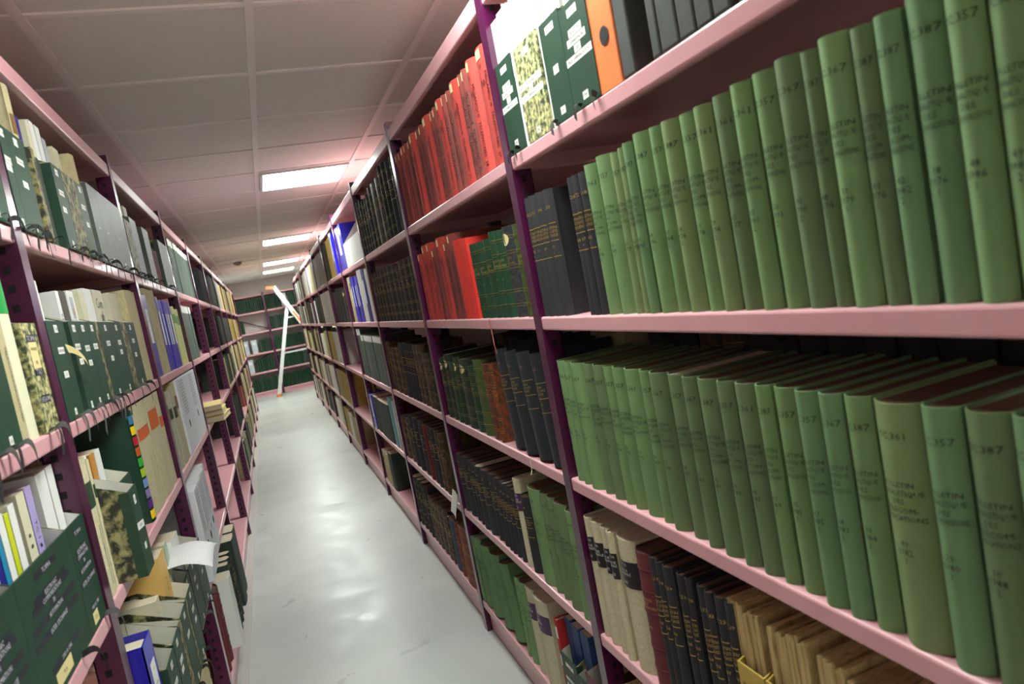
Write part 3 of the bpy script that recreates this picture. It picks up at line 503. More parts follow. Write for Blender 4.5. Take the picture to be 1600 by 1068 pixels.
    if L.f and kind in ('sg', 'gg', 'yg', 'bg', 'gln', 'blk', 'bkg', 'bkl'):
        for nm, lo, hi in (('shelf_mark', .79, 2), ('title', .5 if kind in ('sg', 'gg', 'yg', 'bg', 'gln') else .60, .79), ('volume_number', 0, .5 if kind in ('sg', 'gg', 'yg', 'bg', 'gln') else .60)):
            q = MB(); rm = {}
            for f, mi_ in zip(L.f, L.m):
                if lo <= L.v[f[0]][2] / h < hi:
                    nf = []
                    for a in f:
                        if a not in rm: rm[a] = len(q.v); q.v.append(L.v[a])
                        nf.append(rm[a])
                    q.f.append(tuple(nf)); q.m.append(q.mi(L.mats[mi_]))
            if q.f: out.append((nm, q, []))
    elif L.f: out.append(('lettering', L, []))
    return out

ORD = 'zeroth first second third fourth fifth sixth seventh eighth ninth tenth eleventh twelfth thirteenth fourteenth fifteenth sixteenth seventeenth eighteenth nineteenth twentieth twenty-first twenty-second twenty-third twenty-fourth twenty-fifth twenty-sixth twenty-seventh twenty-eighth twenty-ninth thirtieth thirty-first thirty-second thirty-third thirty-fourth thirty-fifth'.split()
LEVN = dict(A='top', B='second', C='third', D='fourth', E='bottom')
SPECS = []       # books gathered first, then the largest in view become things of their own
def xf(side, x, y, z, lean=0, yawj=0):
    return Matrix.Translation((x, y, z)) @ Matrix.Rotation(frame_xf(side) + yawj, 4, 'Z') @ Matrix.Rotation(lean, 4, 'Y')
def add_book(side, bay, lev, n, kind, ya, yb, h, z, depth=.215, off=0.0, lean=0, grp=None, label=None, x=None, xj=.006):
    w = abs(ya - yb); yc = (ya + yb) / 2
    if x is None: x = (XR if side == 'R' else XL) + (off if side == 'R' else -off)
    rng = random.Random('%s%s%s%s%.3f' % (side, bay, lev, kind, yc)); h = h or HB[kind] + rng.uniform(-.004, .004)
    z += abs(math.sin(lean)) * w / 2 + .0003
    if xj and side in 'RL': x += (1 if side == 'R' else -1) * rng.uniform(0, xj)
    vec = Vector((x, yc, z + h / 2 - CAM_H)); dist = vec.length
    facing = abs(vec.x) / dist if side in 'RL' else 1
    pr = w * h * max(facing, .1) / dist ** 2
    SPECS.append(dict(side=side, bay=bay, lev=lev, n=n, kind=kind, w=w, h=h, d=depth, x=x, y=yc, z=z, lean=lean, pr=pr, dist=dist, grp=grp, label=label, rng=rng))
def book_label(s):
    if s['label']: return s['label']
    rk = 'book' if s['side'] == 'R' else 'box-file'
    return '%s, %s from far post, %s shelf, %s rack, %s bay' % (LOOK[s['kind']], ORD[s['n']], LEVN[s['lev']], rk, ORD[s['bay']])
def build_specs(limit=300):
    SPECS.sort(key=lambda s: -s['pr'])
    far = MB()
    for i, s in enumerate(SPECS):
        M = xf(s['side'], s['x'], s['y'], s['z'], s['lean'])
        near = s['dist'] < 6.5 and i < limit
        parts = book_meshes(s['kind'], s['w'], s['h'], s['d'], s['rng'], near or s['dist'] < 6)
        if i < limit:
            e = empty('book', (0, 0, 0)); e.matrix_world = M; e.empty_display_size = .03
            g = s['grp'] or 'books on the %s shelf of the %s rack, %s bay' % (LEVN[s['lev']], 'book' if s['side'] == 'R' else 'box-file', ORD[s['bay']])
            tag(e, book_label(s), 'book', g)
            for nm, mb, ch in parts:
                o = mb.build(nm, e)
                if nm == 'cover':
                    o.data.polygons.foreach_set('use_smooth', [True] * len(o.data.polygons)); o.data.set_sharp_from_angle(angle=.6)
                for cn, cm in ch: cm.build(cn, o)
        else:
            for nm, mb, ch in parts:
                for mt_i, mt in enumerate(mb.mats): far.mi(mt)
                o0 = len(far.v); far.v += [tuple(M @ Vector(v)) for v in mb.v]
                for f, mi_ in zip(mb.f, mb.m): far.f.append(tuple(o0 + a for a in f)); far.m.append(far.mi(mb.mats[mi_]))
    if far.f:
        tag(far.build('book'), 'distant small books filling the far shelves of all the racks', 'book', kind='stuff')

# ---------------------------------------------------------------- box files and other containers
def patch(parent, x, z, w, h, lines, bg, fg, y=-.0006, name='label', size=.006, th=.0006, tilt=0):
    b = MB().box(-w / 2, w / 2, -th, 0, -h / 2, h / 2, bg); o = b.build(name, parent, (x, y, z)); o.rotation_euler[1] = tilt
    if lines:
        t = MB(); n = len(lines)
        for i, l in enumerate(lines): text(t, l, 0, h * (.5 - (i + .5) / n), min(size, h / n * .7), w * .88, fg, FLAT, off=th + .0004)
        if t.f: t.build('lettering', o)
    return o
def tape(parent, x, length, mt, rng, w=.011, side=1, y0=-.001):
    """flat cotton tape sticking out over the shelf edge, twisting as it droops"""
    b = MB(); n = 7; P0 = []
    reach = .009 + length * .35; drop = .010 + length
    sk = side * rng.uniform(.2, 1.0); tw0 = rng.uniform(.2, 1.1)
    for i in range(n + 1):
        t = i / n; c = Vector((sk * length * t * t, -.002 - reach * math.sin(t * 1.9), .004 + .006 * math.sin(t * 3.1) - drop * t * t * t))
        a = tw0 + 1.1 * t * side; hw = Vector((math.cos(a), 0, math.sin(a))) * w / 2
        P0.append((c - hw, c + hw))
    vs = [p for pr_ in P0 for p in pr_]; vs2 = [p + Vector((0, .0009, .0004)) for p in vs]; m_ = len(vs); fs = []
    for i in range(n):
        a = 2 * i; fs += [(a, a + 1, a + 3, a + 2), (m_ + a, m_ + a + 2, m_ + a + 3, m_ + a + 1), (a, a + 2, m_ + a + 2, m_ + a), (a + 1, m_ + a + 1, m_ + a + 3, a + 3)]
    fs += [(0, m_, m_ + 1, 1), (m_ - 2, m_ - 1, 2 * m_ - 1, 2 * m_ - 2)]
    b.add(vs + vs2, fs, mt); return b.build('tape_tie', parent, (x, y0, 0))
def place(name, side, x, y, z, label, cat, grp, lean=0, yawj=0):
    e = empty(name, (0, 0, 0)); e.matrix_world = xf(side, x, y, z + .0005, lean, yawj); e.empty_display_size = .03
    return tag(e, label, cat, grp)
def box_file(e, w, h, d, front, side_mt, liner=M_LINER, back_rise=.05, t=.003, open_top=True):
    w -= .002; hb = h + back_rise
    b = MB()
    for x0 in (-w / 2, w / 2 - t):   # side walls rise towards the back
        ps = [(.002, 0), (d, 0), (d, hb), (d * .45, hb), (.002, h - .001)]
        vs = [(x0, y, z) for y, z in ps] + [(x0 + t, y, z) for y, z in ps]
        out_mt, in_mt = side_mt, liner
        n = 5
        b.add(vs, [(4, 3, 2, 1, 0)], out_mt if x0 < 0 else in_mt); b.add(vs, [(5, 6, 7, 8, 9)], in_mt if x0 < 0 else out_mt)
        b.add(vs, [(i, (i + 1) % n, n + (i + 1) % n, n + i) for i in range(n)], side_mt)
    b.box(-w / 2 + t, w / 2 - t, d - t, d, 0, hb, side_mt); b.box(-w / 2 + t, w / 2 - t, .002, d, 0, t, side_mt)
    b.build('box_body', e)
    f = MB().box(-w / 2, w / 2, -.001, .002, 0, h, front)
    f.box(-w / 2 - .0006, -w / 2, -.001, .02, 0, h - .001, front); f.box(w / 2, w / 2 + .0006, -.001, .02, 0, h - .001, front)
    f.build('front_panel', e)
    if not open_top: MB().box(-w / 2 + t, w / 2 - t, .004, d - t, h - .012, h - .008, side_mt).build('lid', e)
def inside_papers(side, x, y, z, w, h, d, label, cat='papers', mt=M_WHITE, name='magazine', n=1, grp=None, lean=0):
    pass
def magazine(side, x, y, z, w, h, d, rgbmt, label, grp, rng, title=None, edge=M_PAPER, name='magazine', lean=0):
    e = place(name, side, x, y, z, label, 'magazine', grp, lean)
    c = MB().box(-w / 2, -w / 2 + .0008, 0, d, 0, h, rgbmt).box(w / 2 - .0008, w / 2, 0, d, 0, h, rgbmt).box(-w / 2, w / 2, -.0006, .0004, 0, h, rgbmt)
    c.build('cover', e); MB().box(-w / 2 + .0008, w / 2 - .0008, .0004, d - .001, .001, h - .001, edge).build('page_block', e)
    if title:
        t = MB(); vtext(t, title, 0, h * .72, min(.012, w * .7), M_BLACKINK, FLAT, off=.0012); t.build('lettering', e)
    return e
def thumb_hole(mb, x, z, r, mt, y=-.0012):
    n = 18; mb.add([(x + math.cos(2 * math.pi * i / n) * r, y, z + math.sin(2 * math.pi * i / n) * r) for i in range(n)], [tuple(range(n))], mt)

RACKN = {'R': 'book rack', 'L': 'box-file rack'}
BS = ['BULLETIN', 'SIGNALETIQUE', 'DES', 'TELECOMMUNICATIONS']
def add_box(side, bay, lev, n, kind, ya, yb, h, z, off):
    w = abs(ya - yb); yc = (ya + yb) / 2; x = (XR if side == 'R' else XL) + (off if side == 'R' else -off)
    rng = random.Random('%s%s%s%s%.3f' % (side, bay, lev, kind, yc)); tail = '%s from far post, %s shelf, %s bay' % (ORD[n], LEVN[lev], ORD[bay])
    dist = Vector((x, yc, z - CAM_H)).length; grp = 'containers on the %s shelf of the %s, %s bay' % (LEVN[lev], RACKN[side], ORD[bay])
    d = .26
    if kind in ('gbx', 'gbp', 'gfb'):
        e = place('box_file', side, x, yc, z, 'dark green box file, %s, %s' % (RACKN[side], tail), 'box file', grp)
        box_file(e, w, h, d, M_BOXGREEN, M_MARBLE)
        mw = w * .8
        if side == 'R' and lev == 'A':
            patch(e, 0, h * .9, min(mw, .04), .014, ['TC.357'], M_LABEL, M_BLACKINK)
            if 1.2 < yc < 1.33: patch(e, 0, h * .5, .024, .016, ['TC.8'], M_LABEL, M_BLACKINK)
            for q, (l, ww) in enumerate(zip(BS, (.5, .7, .25, .97)) if not 1.2 < yc < 1.33 else ()): patch(e, 0, h * .72 - q * .015, w * ww, .0135, [l], M_LABEL, M_BLACKINK)
            patch(e, 0, h * .1, .022, .014, ['%d' % rng.randint(1980, 1995)], M_LABEL, M_BLACKINK)
        elif kind == 'gfb':
            patch(e, 0, h * .86, mw * .6, .012, ['TC.61'], M_LABEL, M_BLACKINK)
            for q in range(3): patch(e, 0, h * .62 - q * .022, mw, .011, [BS[q]], M_LABEL, M_BLACKINK)
        elif kind == 'gbp':
            patch(e, 0, h * .86, .022, .02, ['TC.8'], M_LABEL, M_BLACKINK); patch(e, 0, h * .55, mw, .016, ['REVUE'], M_LABEL, M_BLACKINK, tilt=.1); patch(e, 0, h * .3, .02, .014, [], M_LABEL, M_BLACKINK)
        elif w > .025:
            s = rng.uniform(-.01, .01)
            patch(e, s * .5, h * .92, min(mw, .026), .016, ['TC.%d' % rng.randint(100, 900)], M_LABEL, M_BLACKINK)
            patch(e, 0, h * rng.uniform(.66, .73), min(mw, .045), .014, [rng.choice(('IEEE TRANSACTIONS', 'ELECTRONICS', 'TELECOM JOURNAL'))], M_LABEL, M_BLACKINK)
            if rng.random() < .7: patch(e, s, h * rng.uniform(.45, .6), min(mw, .034), .014, ['%d-%d' % (rng.randint(1, 6), rng.randint(7, 12))], M_LABEL, M_BLACKINK)
            patch(e, s * .4, h * .07, min(mw, .016), .016, ['%d' % rng.randint(80, 99)], M_LABEL, M_BLACKINK)
    elif kind == 'ggb':
        e = place('box_file', side, x, yc, z, 'grey-green box file, box-file rack, %s' % tail, 'box file', grp)
        box_file(e, w, h, d, M_BOXGREY, M_MARBLE)
        patch(e, 0, h * .45, w * .6, .012, ['REVUE'], M_LABEL if w < .1 else M_BOXGREY, M_LABEL if w >= .1 else M_BLACKINK); patch(e, 0, h * .08, min(w * .5, .018), .012, ['%d' % rng.randint(70, 90)], M_LABEL, M_BLACKINK)
    elif kind == 'kbx':
        e = place('box_file', side, x, yc, z, 'green box file with black lettering strips, %s' % tail, 'box file', grp)
        box_file(e, w, h, d, M_BOXGREEN, M_MARBLE, liner=M_WHITE)
        for zz, l, ww in ((.9, 'TC 898.A', .42), (.74, 'ELECTRONIC', .6), (.69, 'COMMUNICATIONS', .7), (.63, 'IN', .15), (.56, 'AUTOMATION', .8), (.45, 'INTER. EXCHANGE', .85), (.2, '1983 A 1986', .55)):
            patch(e, 0, h * zz, w * ww, .011, [l], M_DLABEL, M_WHITEINK, name='lettering_strip', size=.009)
        patch(e, -w * .1, h * .1, w * .3, .022, ['TC.8'], M_CREAMLABEL, M_BLACKINK)
    elif kind in ('mbx', 'mlb', 'mbp', 'mfb'):
        front = {'mbx': M_MARBLEY if side == 'R' and lev == 'A' else M_MARBLE, 'mlb': M_MARBLEY, 'mbp': M_MARBLE, 'mfb': M_MAROONBOX}[kind]
        look = {'mbx': 'marbled box file, ' + RACKN[side], 'mlb': 'yellow marbled box file', 'mbp': 'marbled box file sticking out over the aisle', 'mfb': 'maroon box file with cream label'}[kind]
        e = place('box_file', side, x, yc, z, '%s, %s' % (look, tail), 'box file', grp)
        box_file(e, w, h, d, front, front, back_rise=.03)
        if kind == 'mlb':
            for zz, l in ((.86, 'TC.898.1'), (.55, 'T.A.3'), (.3, '1975 A 1981')): patch(e, 0, h * zz, w * .62, .014, [l], M_DLABEL, M_WHITEINK, name='lettering_strip', size=.01)
            patch(e, 0, h * .7, w * .5, .05, ['ANNALES', 'DES'], M_CREAMLABEL, M_BLACKINK)
        elif kind == 'mfb': patch(e, 0, h * .45, w * .7, h * .6, ['REVUE', '', 'TC.61', ''], M_CREAMLABEL, M_BLACKINK)
        elif side == 'R' and lev == 'A':
            patch(e, 0, h * .9, .04, .014, ['TC.357'], M_LABEL, M_BLACKINK); patch(e, 0, h * .58, w * .94, .014, ['BULLETIN SIGNALETIQUE'], M_LABEL, M_BLACKINK)
            patch(e, 0, h * .52, .02, .012, ['DES'], M_LABEL, M_BLACKINK); patch(e, 0, h * .46, w * .94, .014, ['TELECOMMUNICATIONS'], M_LABEL, M_BLACKINK); patch(e, 0, h * .08, .02, .013, ['1986'], M_LABEL, M_BLACKINK)
    elif kind == 'orb':
        e = place('ring_binder', side, x, yc, z, 'orange lever-arch binder with a dark finger hole, beside green box file', 'binder', grp)
        b = MB().box(-w / 2 + .002, w / 2 - .002, 0, .003, 0, h, M_ORANGE).box(-w / 2 + .001, -w / 2 + .004, 0, .25, 0, h, M_ORANGE).box(w / 2 - .004, w / 2 - .001, 0, .25, 0, h, M_ORANGE); b.build('cover', e)
        MB().box(-w / 2 + .006, w / 2 - .006, .004, .24, .004, h - .02, M_PAPER).build('page_block', e)
        r = MB(); thumb_hole(r, .004, .085, .0155, M_STEEL); r.build('finger_ring', e); r = MB(); thumb_hole(r, .004, .085, .0125, M_HOLE, -.0016); r.build('finger_hole', e)
    elif kind == 'dgb':
        e = place('archive_case', side, x, yc, z, 'charcoal case, book rack, %s' % tail, 'archive case', grp)
        MB().box(-w / 2 + .001, w / 2 - .001, 0, .24, 0, h, M_CHAR).build('case', e, bevel=.004); MB().box(-w / 2 + .004, w / 2 - .004, .02, .238, h - .006, h + .002, M_PAPERD).build('page_block', e)
    elif kind == 'blb':
        e = place('ring_binder', side, x, yc, z, 'blue binder, box-file rack, %s' % tail, 'binder', grp)
        MB().box(-w / 2 + .001, w / 2 - .001, 0, .003, 0, h, M_BLUEBINDER).box(-w / 2 + .001, -w / 2 + .004, 0, .27, 0, h, M_BLUEBINDER).box(w / 2 - .004, w / 2 - .001, 0, .27, 0, h, M_BLUEBINDER).build('cover', e)
        MB().box(-w / 2 + .006, w / 2 - .006, .006, .25, .004, h - .015, M_PAPER).build('page_block', e); patch(e, 0, h * .62, w * .5, h * .42, ['TC', 'REVUE', '1990', ''], M_LABEL, M_BLACKINK)
    elif kind == 'wbx':
        e = place('archive_box', side, x, yc, z, 'tall white archive box with finger hole, %s' % tail, 'archive box', grp)
        MB().box(-w / 2 + .001, w / 2 - .001, 0, .26, 0, h, M_ARCHIVE).build('case', e, bevel=.003)
        r = MB(); thumb_hole(r, 0, h * .36, .018, M_HOLE); r.build('finger_hole', e); t = MB()
        for q in range(12): text(t, 'REVUE TELECOMMUNICATIONS', 0, h * (.95 - q * .04), .008, w * .8, M_INK, FLAT, off=.001)
        t.build('lettering', e)
    elif kind == 'ybx':
        e = place('card_box', side, x, yc, z, 'mustard box of newsprint, book rack, %s' % tail, 'card box', grp); b = MB(); t = .003; ww = w - .004
        b.box(-ww / 2, ww / 2, 0, t, 0, .21, M_YBOX)
        for x0 in (-ww / 2, ww / 2 - t):
            ps = [(t, 0), (.26, 0), (.26, .28), (.18, .28), (t, .21)]; vs = [(x0, y, zz) for y, zz in ps] + [(x0 + t, y, zz) for y, zz in ps]
            b.add(vs, [(4, 3, 2, 1, 0), (5, 6, 7, 8, 9)] + [(i, (i + 1) % 5, 5 + (i + 1) % 5, 5 + i) for i in range(5)], M_YBOX)
        b.box(-ww / 2, ww / 2, .257, .26, 0, .28, M_YBOX); b.box(-ww / 2, ww / 2, .003, .257, 0, .003, M_YBOX); b.build('box_body', e)
        patch(e, 0, .168, ww * .72, .02, [], mat('grey_green_sticker', (112, 118, 92), .6), M_BLACKINK)
    elif kind == 'pap':
        e = place('paper_bundle', side, x, yc, z, 'bundle of old newsprint, %s' % tail, 'paper bundle', grp)
        MB().box(-w / 2 + .001, w / 2 - .001, 0, .22, 0, h, M_PAPBUN).build('sheets', e)
    elif kind == 'blw':
        e = place('magazine_file', side, x, yc, z, 'blue and white magazine file, %s' % tail, 'magazine file', grp)
        b = MB(); b.box(-w / 2 + .002, w / 2 - .002, 0, .003, 0, h, M_BLUEBINDER); b.box(-w / 2 + .002, -w / 2 + .005, .003, .26, 0, h, M_BLUEBINDER); b.box(w / 2 - .005, w / 2 - .002, .003, .26, 0, h, M_BLUEBINDER); b.build('case', e)
        MB().box(-w / 2 + .006, w / 2 - .006, .01, .25, .003, h - .01, M_PAPER).build('page_block', e); patch(e, 0, h * .6, w * .3, h * .5, [], M_LABEL, M_BLACKINK)
    elif kind == 'wlo':
        e = place('magazine_file', side, x, yc, z, 'low white cardboard file, book rack, %s' % tail, 'magazine file', grp)
        nn = 6; ww = w / nn; b = MB(); ps = [(0, 0), (.26, 0), (.26, .31), (.12, .31), (0, .16)]
        for x0 in (-w / 2 + .004, -.0015, w / 2 - .007):
            vs = [(x0, y, zz) for y, zz in ps] + [(x0 + .003, y, zz) for y, zz in ps]
            b.add(vs, [(4, 3, 2, 1, 0), (5, 6, 7, 8, 9)] + [(i, (i + 1) % 5, 5 + (i + 1) % 5, 5 + i) for i in range(5)], M_WHITE)
        b.box(-w / 2 + .004, w / 2 - .004, 0, .003, 0, .16, M_WHITE); b.box(-w / 2 + .004, w / 2 - .004, .257, .26, 0, .31, M_WHITE); b.build('box_body', e)
    elif kind == 'ylk':
        return
    else:
        print('UNKNOWN', kind); return
    if side == 'L' and kind in ('gbx', 'mbx', 'kbx', 'mlb', 'ggb') and dist < 4 or (side == 'R' and lev == 'A' and kind in ('gbx',)):
        for sx in (-1, 1):
            if rng.random() < .8: tape(e, sx * w * rng.uniform(.1, .4), rng.uniform(.02, .05) if side == 'L' else .012, rng.choice((M_RIBBON, M_RIBBON, M_RIBBONG)), rng, side=sx)
    return e
BOXK = set('gbx gbp gfb kbx mbx mlb mbp mfb orb dgb blb wbx ybx pap blw wlo ylk'.split())
# ---------------------------------------------------------------- stock the shelves
def lip_gap(side, lev):
    z = ZR if side == 'R' else ZLv; ks = 'ABCDE'; i = ks.index(lev)
    return ((2.125 if side == 'R' else 2.11) - .045 if i == 0 else z[ks[i - 1]] - .032) - z[lev] - .008
OVERH = {('R', 'D', 'bkg', 1): .305, ('R', 'D', 'crm', 1): .307, ('R', 'D', 'blk', 2): .245, ('R', 'D', 'bkg', 2): .245, ('R', 'D', 'crp', 2): .29, ('R', 'D', 'sg', 2): .295, ('R', 'D', 'gg', 2): .298}
ITEMS = {}
def feed(side, lev, kind, a, b, h, off=.002, lean=0):
    fw = .04 if side == 'R' else .045
    lo, hi = min(a, b), max(a, b); segs = [(lo, hi)]
    for y in (postsR if side == 'R' else postsL):
        ns = []
        for p, q in segs:
            c, d = y - fw - .001, y + .001
            if q <= c or p >= d: ns.append((p, q)); continue
            if c - p > .012: ns.append((p, c))
            if q - d > .012: ns.append((d, q))
        segs = ns
    if not segs: return
    p, q = max(segs, key=lambda t: t[1] - t[0])
    y0 = (YR if side == 'R' else YL) - (SR_ if side == 'R' else SL_)
    bay = int(((p + q) / 2 - y0) / (SR_ if side == 'R' else SL_)) + (1 if side == 'R' else 0)
    ITEMS.setdefault((side, bay, lev), []).append((p, q, kind, h, off, lean))
covered = {}
for side, bay, lev, txt in ROWS:
    gi = 0
    for tk in txt.split():
        k, a, b, h = tk.split(','); a, b, h = float(a), float(b), float(h)
        if k == 'gap': continue
        lean = 0
        if k == 'bkl': lean = -.12
        if k == 'gln': gi += 1; lean = -.03 * gi; a, b = (max(a, b) - .0085, min(a, b))
        h = h or OVERH.get((side, lev, k, bay), 0)
        if k in ('ggb', 'gdk') and side == 'L' and lev == 'A': pass
        off = .002
        if side == 'L' and lev == 'A' and k in ('gbx', 'ggb', 'mbx'): off = -.004
        feed(side, lev, k, a, b, h, off, lean)
# shelves read off the photograph only as a whole
def manual(side, lev, lst):
    for k, a, b, h, off in lst: feed(side, lev, k, a, b, h, off)
manual('L', 'C', [('gbp', 1.712, 1.80, .19, -.05), ('gbp', 1.802, 1.93, .20, -.02)])
manual('L', 'D', [('orw', 1.60, 1.645, .31, -.0), ('blb', 1.65, 1.745, .31, -.02), ('gbx', 1.77, 1.885, .2, -.03), ('gbx', 1.89, 2.0, .205, -.03), ('mbx', 2.005, 2.05, .205, -.03), ('gbx', 2.055, 2.17, .205, -.03),
                  ('mbx', 2.175, 2.2, .205, -.03), ('gbx', 2.205, 2.33, .205, -.03), ('gbx', 2.335, 2.46, .205, -.01), ('gbx', 2.47, 2.64, .205, -.01), ('gbx', 2.65, 2.84, .205, -.01),
                  ('wbx', 2.93, 3.06, .36, -.02), ('wbx', 3.065, 3.2, .36, -.02), ('wbx', 3.205, 3.33, .355, -.01), ('wbx', 3.335, 3.46, .35, -.01), ('wbx', 3.465, 3.58, .35, 0)])
manual('L', 'E', [('tan', 2.4, 2.47, .3, 0), ('tan', 2.475, 2.55, .3, 0), ('drb', 2.9, 2.98, .31, 0), ('drb', 2.985, 3.07, .31, 0), ('mar', 3.08, 3.18, .31, 0), ('wht', 3.22, 3.33, .3, -.04), ('gdk', 3.38, 3.45, .31, -.03), ('dkg', 3.46, 3.54, .31, -.03), ('dkg', 3.55, 3.62, .31, -.03),
                  ('gdk', 3.68, 3.84, .33, -.04), ('gdk', 3.85, 4.02, .33, -.04)])
rf = random.Random(5)
def fill(side, lev, ya, yb, pal, wmin, wmax, hs=None, gap=.05):
    y = ya
    while y < yb:
        w = rf.uniform(wmin, wmax); k = rf.choice(pal)
        if rf.random() > gap: feed(side, lev, k, y, y + w, hs or HB[k] + rf.uniform(-.03, .01), .004)
        y += w
fill('L', 'D', 6.9, 8.0, ['dkg', 'gdk', 'bkg'], .06, .12); fill('L', 'D', 9.2, 13.1, ['tan', 'ylw', 'rst', 'gdk', 'tno'], .08, .16)
fill('L', 'E', 6.9, 9.3, ['dkg', 'gdk', 'blk', 'tan'], .08, .14); fill('L', 'E', 9.4, 13.1, ['tan', 'wht', 'olk', 'ylw', 'dkg'], .1, .2)
fill('L', 'C', 6.85, 8.6, ['bkg', 'gdk', 'dkg', 'ygn'], .06, .12); fill('L', 'C', 8.7, 13.1, ['ylw', 'tan', 'ylw', 'tno'], .1, .2)
fill('R', 'A', 10.1, 13.1, ['wht', 'olk', 'dkg', 'blk'], .1, .25); fill('R', 'B', 8.95, 13.1, ['dkg', 'wht', 'blk', 'tan', 'gwt'], .1, .25)
fill('R', 'C', 8.5, 13.1, ['tan', 'blk', 'wht', 'ygn', 'dkg'], .12, .3); fill('R', 'D', 8.15, 13.1, ['wht', 'tan', 'crd', 'blk', 'dkg'], .12, .3); fill('R', 'E', 8.1, 13.1, ['wht', 'crd', 'dkg', 'tan', 'blk'], .12, .3)
fill('R', 'E', .45, 1.38, ['blk', 'bkg', 'brn'], .03, .05)
fill('R', 'A', .40, .74, ['bkg', 'blk'], .04, .06)
ITEMS_SORTED = {}
for (side, bay, lev), L in ITEMS.items():
    L.sort(key=lambda t: -(t[0] + t[1]))              # from the far post towards the viewer
    M_ = []
    for t in L:
        if M_ and t[1] > M_[-1][0] - .0004: t = (t[0], M_[-1][0] - .0004) + tuple(t[2:])
        if t[1] - t[0] > .008: M_.append(t)
    L[:] = M_
    zz = (ZR if side == 'R' else ZLv)[lev]; hmax = lip_gap(side, lev)
    for n, (p, q, k, h, off, lean) in enumerate(L):
        if k in BOXK or (k == 'ggb'):
            add_box(side, bay, lev, n + 1, k, p, q, min(h or .25, hmax), zz, off)
        else:
            add_book(side, bay, lev, n + 1, k, p, q, min(h or HB[k], hmax), zz, lean=lean, off=off)
# back row standing behind the green journals and the old leather volumes
def backrow(side, lev, bay, ya, yb, pal, w0, w1, xoff, hr):
    y = yb; n = 0; lst = []
    while y > ya:
        w = rf.uniform(w0, w1); k = rf.choice(pal); n += 1
        add_book(side, bay, lev, n, k, y - w, y, rf.uniform(*hr), (ZR if side == 'R' else ZLv)[lev], depth=.14, x=XR + xoff, grp='second row of books behind the front row',
                 label='%s, back row, %s from far post, %s shelf, %s bay' % (LOOK[k], ORD[n], LEVN[lev], ORD[bay]))
        y -= w
backrow('R', 'C', 1, .45, 1.55, ['blk', 'bkg', 'brn', 'blk'], .05, .09, .235, (.30, .335))
backrow('R', 'C', 2, 1.87, 2.85, ['bkg', 'blk', 'brn'], .06, .1, .235, (.27, .31))
# end wall rack
rw = random.Random(8)
for li, (z, lev) in enumerate(zip(ZW, 'ABCDE')):
    for (xa, xb, gapped) in ((-.84, .07, True), (.125, 1.08, False)):
        x = xa + .01
        while x < xb - .05:
            w = rw.uniform(.034, .05)
            if gapped and li == 1 and x > -.42: break
            if gapped and li in (2, 3) and x < (-.2 if li == 2 else -.35): x += w; continue
            if not gapped and li == 0 and .38 < x < .555: x += w; continue
            rng = random.Random(int(x * 1000) + li * 7777)
            SPECS.append(dict(side='B', bay=1, lev=lev, n=1, kind='dgn' if rw.random() < .93 else 'gdk', w=w, h=.27 + rng.uniform(-.01, .01), d=.2, x=x + w / 2, y=YW + .004, z=z, lean=0,
                              pr=1e-9, dist=15.6, grp=None, label=None, rng=rng))
            x += w
lab = {2: [(-.44, 'pale grey file standing on the third shelf of the end rack, apart from its twin'), (-.27, 'pale grey file standing against the green books on third shelf of end rack')],
       3: [(-.42, 'pale grey file alone on the fourth shelf of the end rack')], 0: [(.49, 'pale grey box between green books on the top shelf of the end rack')]}
for li, L in lab.items():
    for x, lb in L:
        e = tag(empty('archive_box', (x, YW + .004, ZW[li])), lb, 'archive box', 'pale grey files on the end rack')
        MB().box(-.055, .055, 0, .24, 0, .28, mat('pale_grey_board', (186, 194, 200), .6)).build('case', e, bevel=.003); MB().box(-.03, .03, -.001, 0, .18, .24, M_LABEL).build('label', e)
build_specs(300)

# ---------------------------------------------------------------- magazines standing in the box files
def mags(side, lev, lst, xin, grp):
    zz = (ZR if side == 'R' else ZLv)[lev] + .0035; rng = random.Random(3); hm = lip_gap(side, lev) - .004
    for a, b, h, m_, label, title in lst:
        x = XR + xin if side == 'R' else XL - xin
        magazine(side, x, (a + b) / 2, zz, abs(b - a) - .002, min(h, hm), .21, m_, label, grp, rng, title)
CM = M_WHITE; MCR = M_CREAMLABEL; M_MAGCR = mat('cream_cover', (216, 210, 182), .6); M_LILAC = mat('lilac_cover', (176, 160, 214), .5); M_SLATE = mat('dark_photo_cover', (70, 62, 50), .5); M_NAVYB = mat('violet_blue_cover', (44, 38, 140), .4); M_LIME = mat('lime_cover', (206, 214, 40), .5)
mags('R', 'A', [(1.596, 1.555, .30, CM, 'white magazine in the green box file beside the post, farther half', None), (1.553, 1.484, .305, CM, 'white magazine bundle in the green box file beside the post, closer half', None),
                (1.472, 1.405, .31, CM, 'white magazine bundle in the marbled box file, half beside the narrow green box', None), (1.402, 1.335, .31, CM, 'white magazine bundle in the marbled box file, half beside the wide green box', None),
                (1.322, 1.28, .315, CM, 'white magazine standing in the first wide green box after the marbled one', None), (1.277, 1.235, .315, CM, 'second white magazine in the first wide green box after the marbled one', None),
                (1.222, 1.175, .32, CM, 'white magazine in the green box beside the orange binder, away from the binder', None), (1.172, 1.127, .32, CM, 'white magazine in the green box beside the orange binder, touching its side', None)], .012, 'magazines in the box files of the book rack')
mags('R', 'E', [(1.935, 1.895, .30, M_FILEBLUE, 'blue file standing in the low green box beside the scarlet volume', None), (1.892, 1.84, .295, M_FILEBLUE, 'thicker blue file in low green box, second from the scarlet volume', None), (1.826, 1.77, .30, M_FILEBLUE, 'blue file in the low green box beside the maroon box file', None)], .03, 'blue files in the low green boxes')
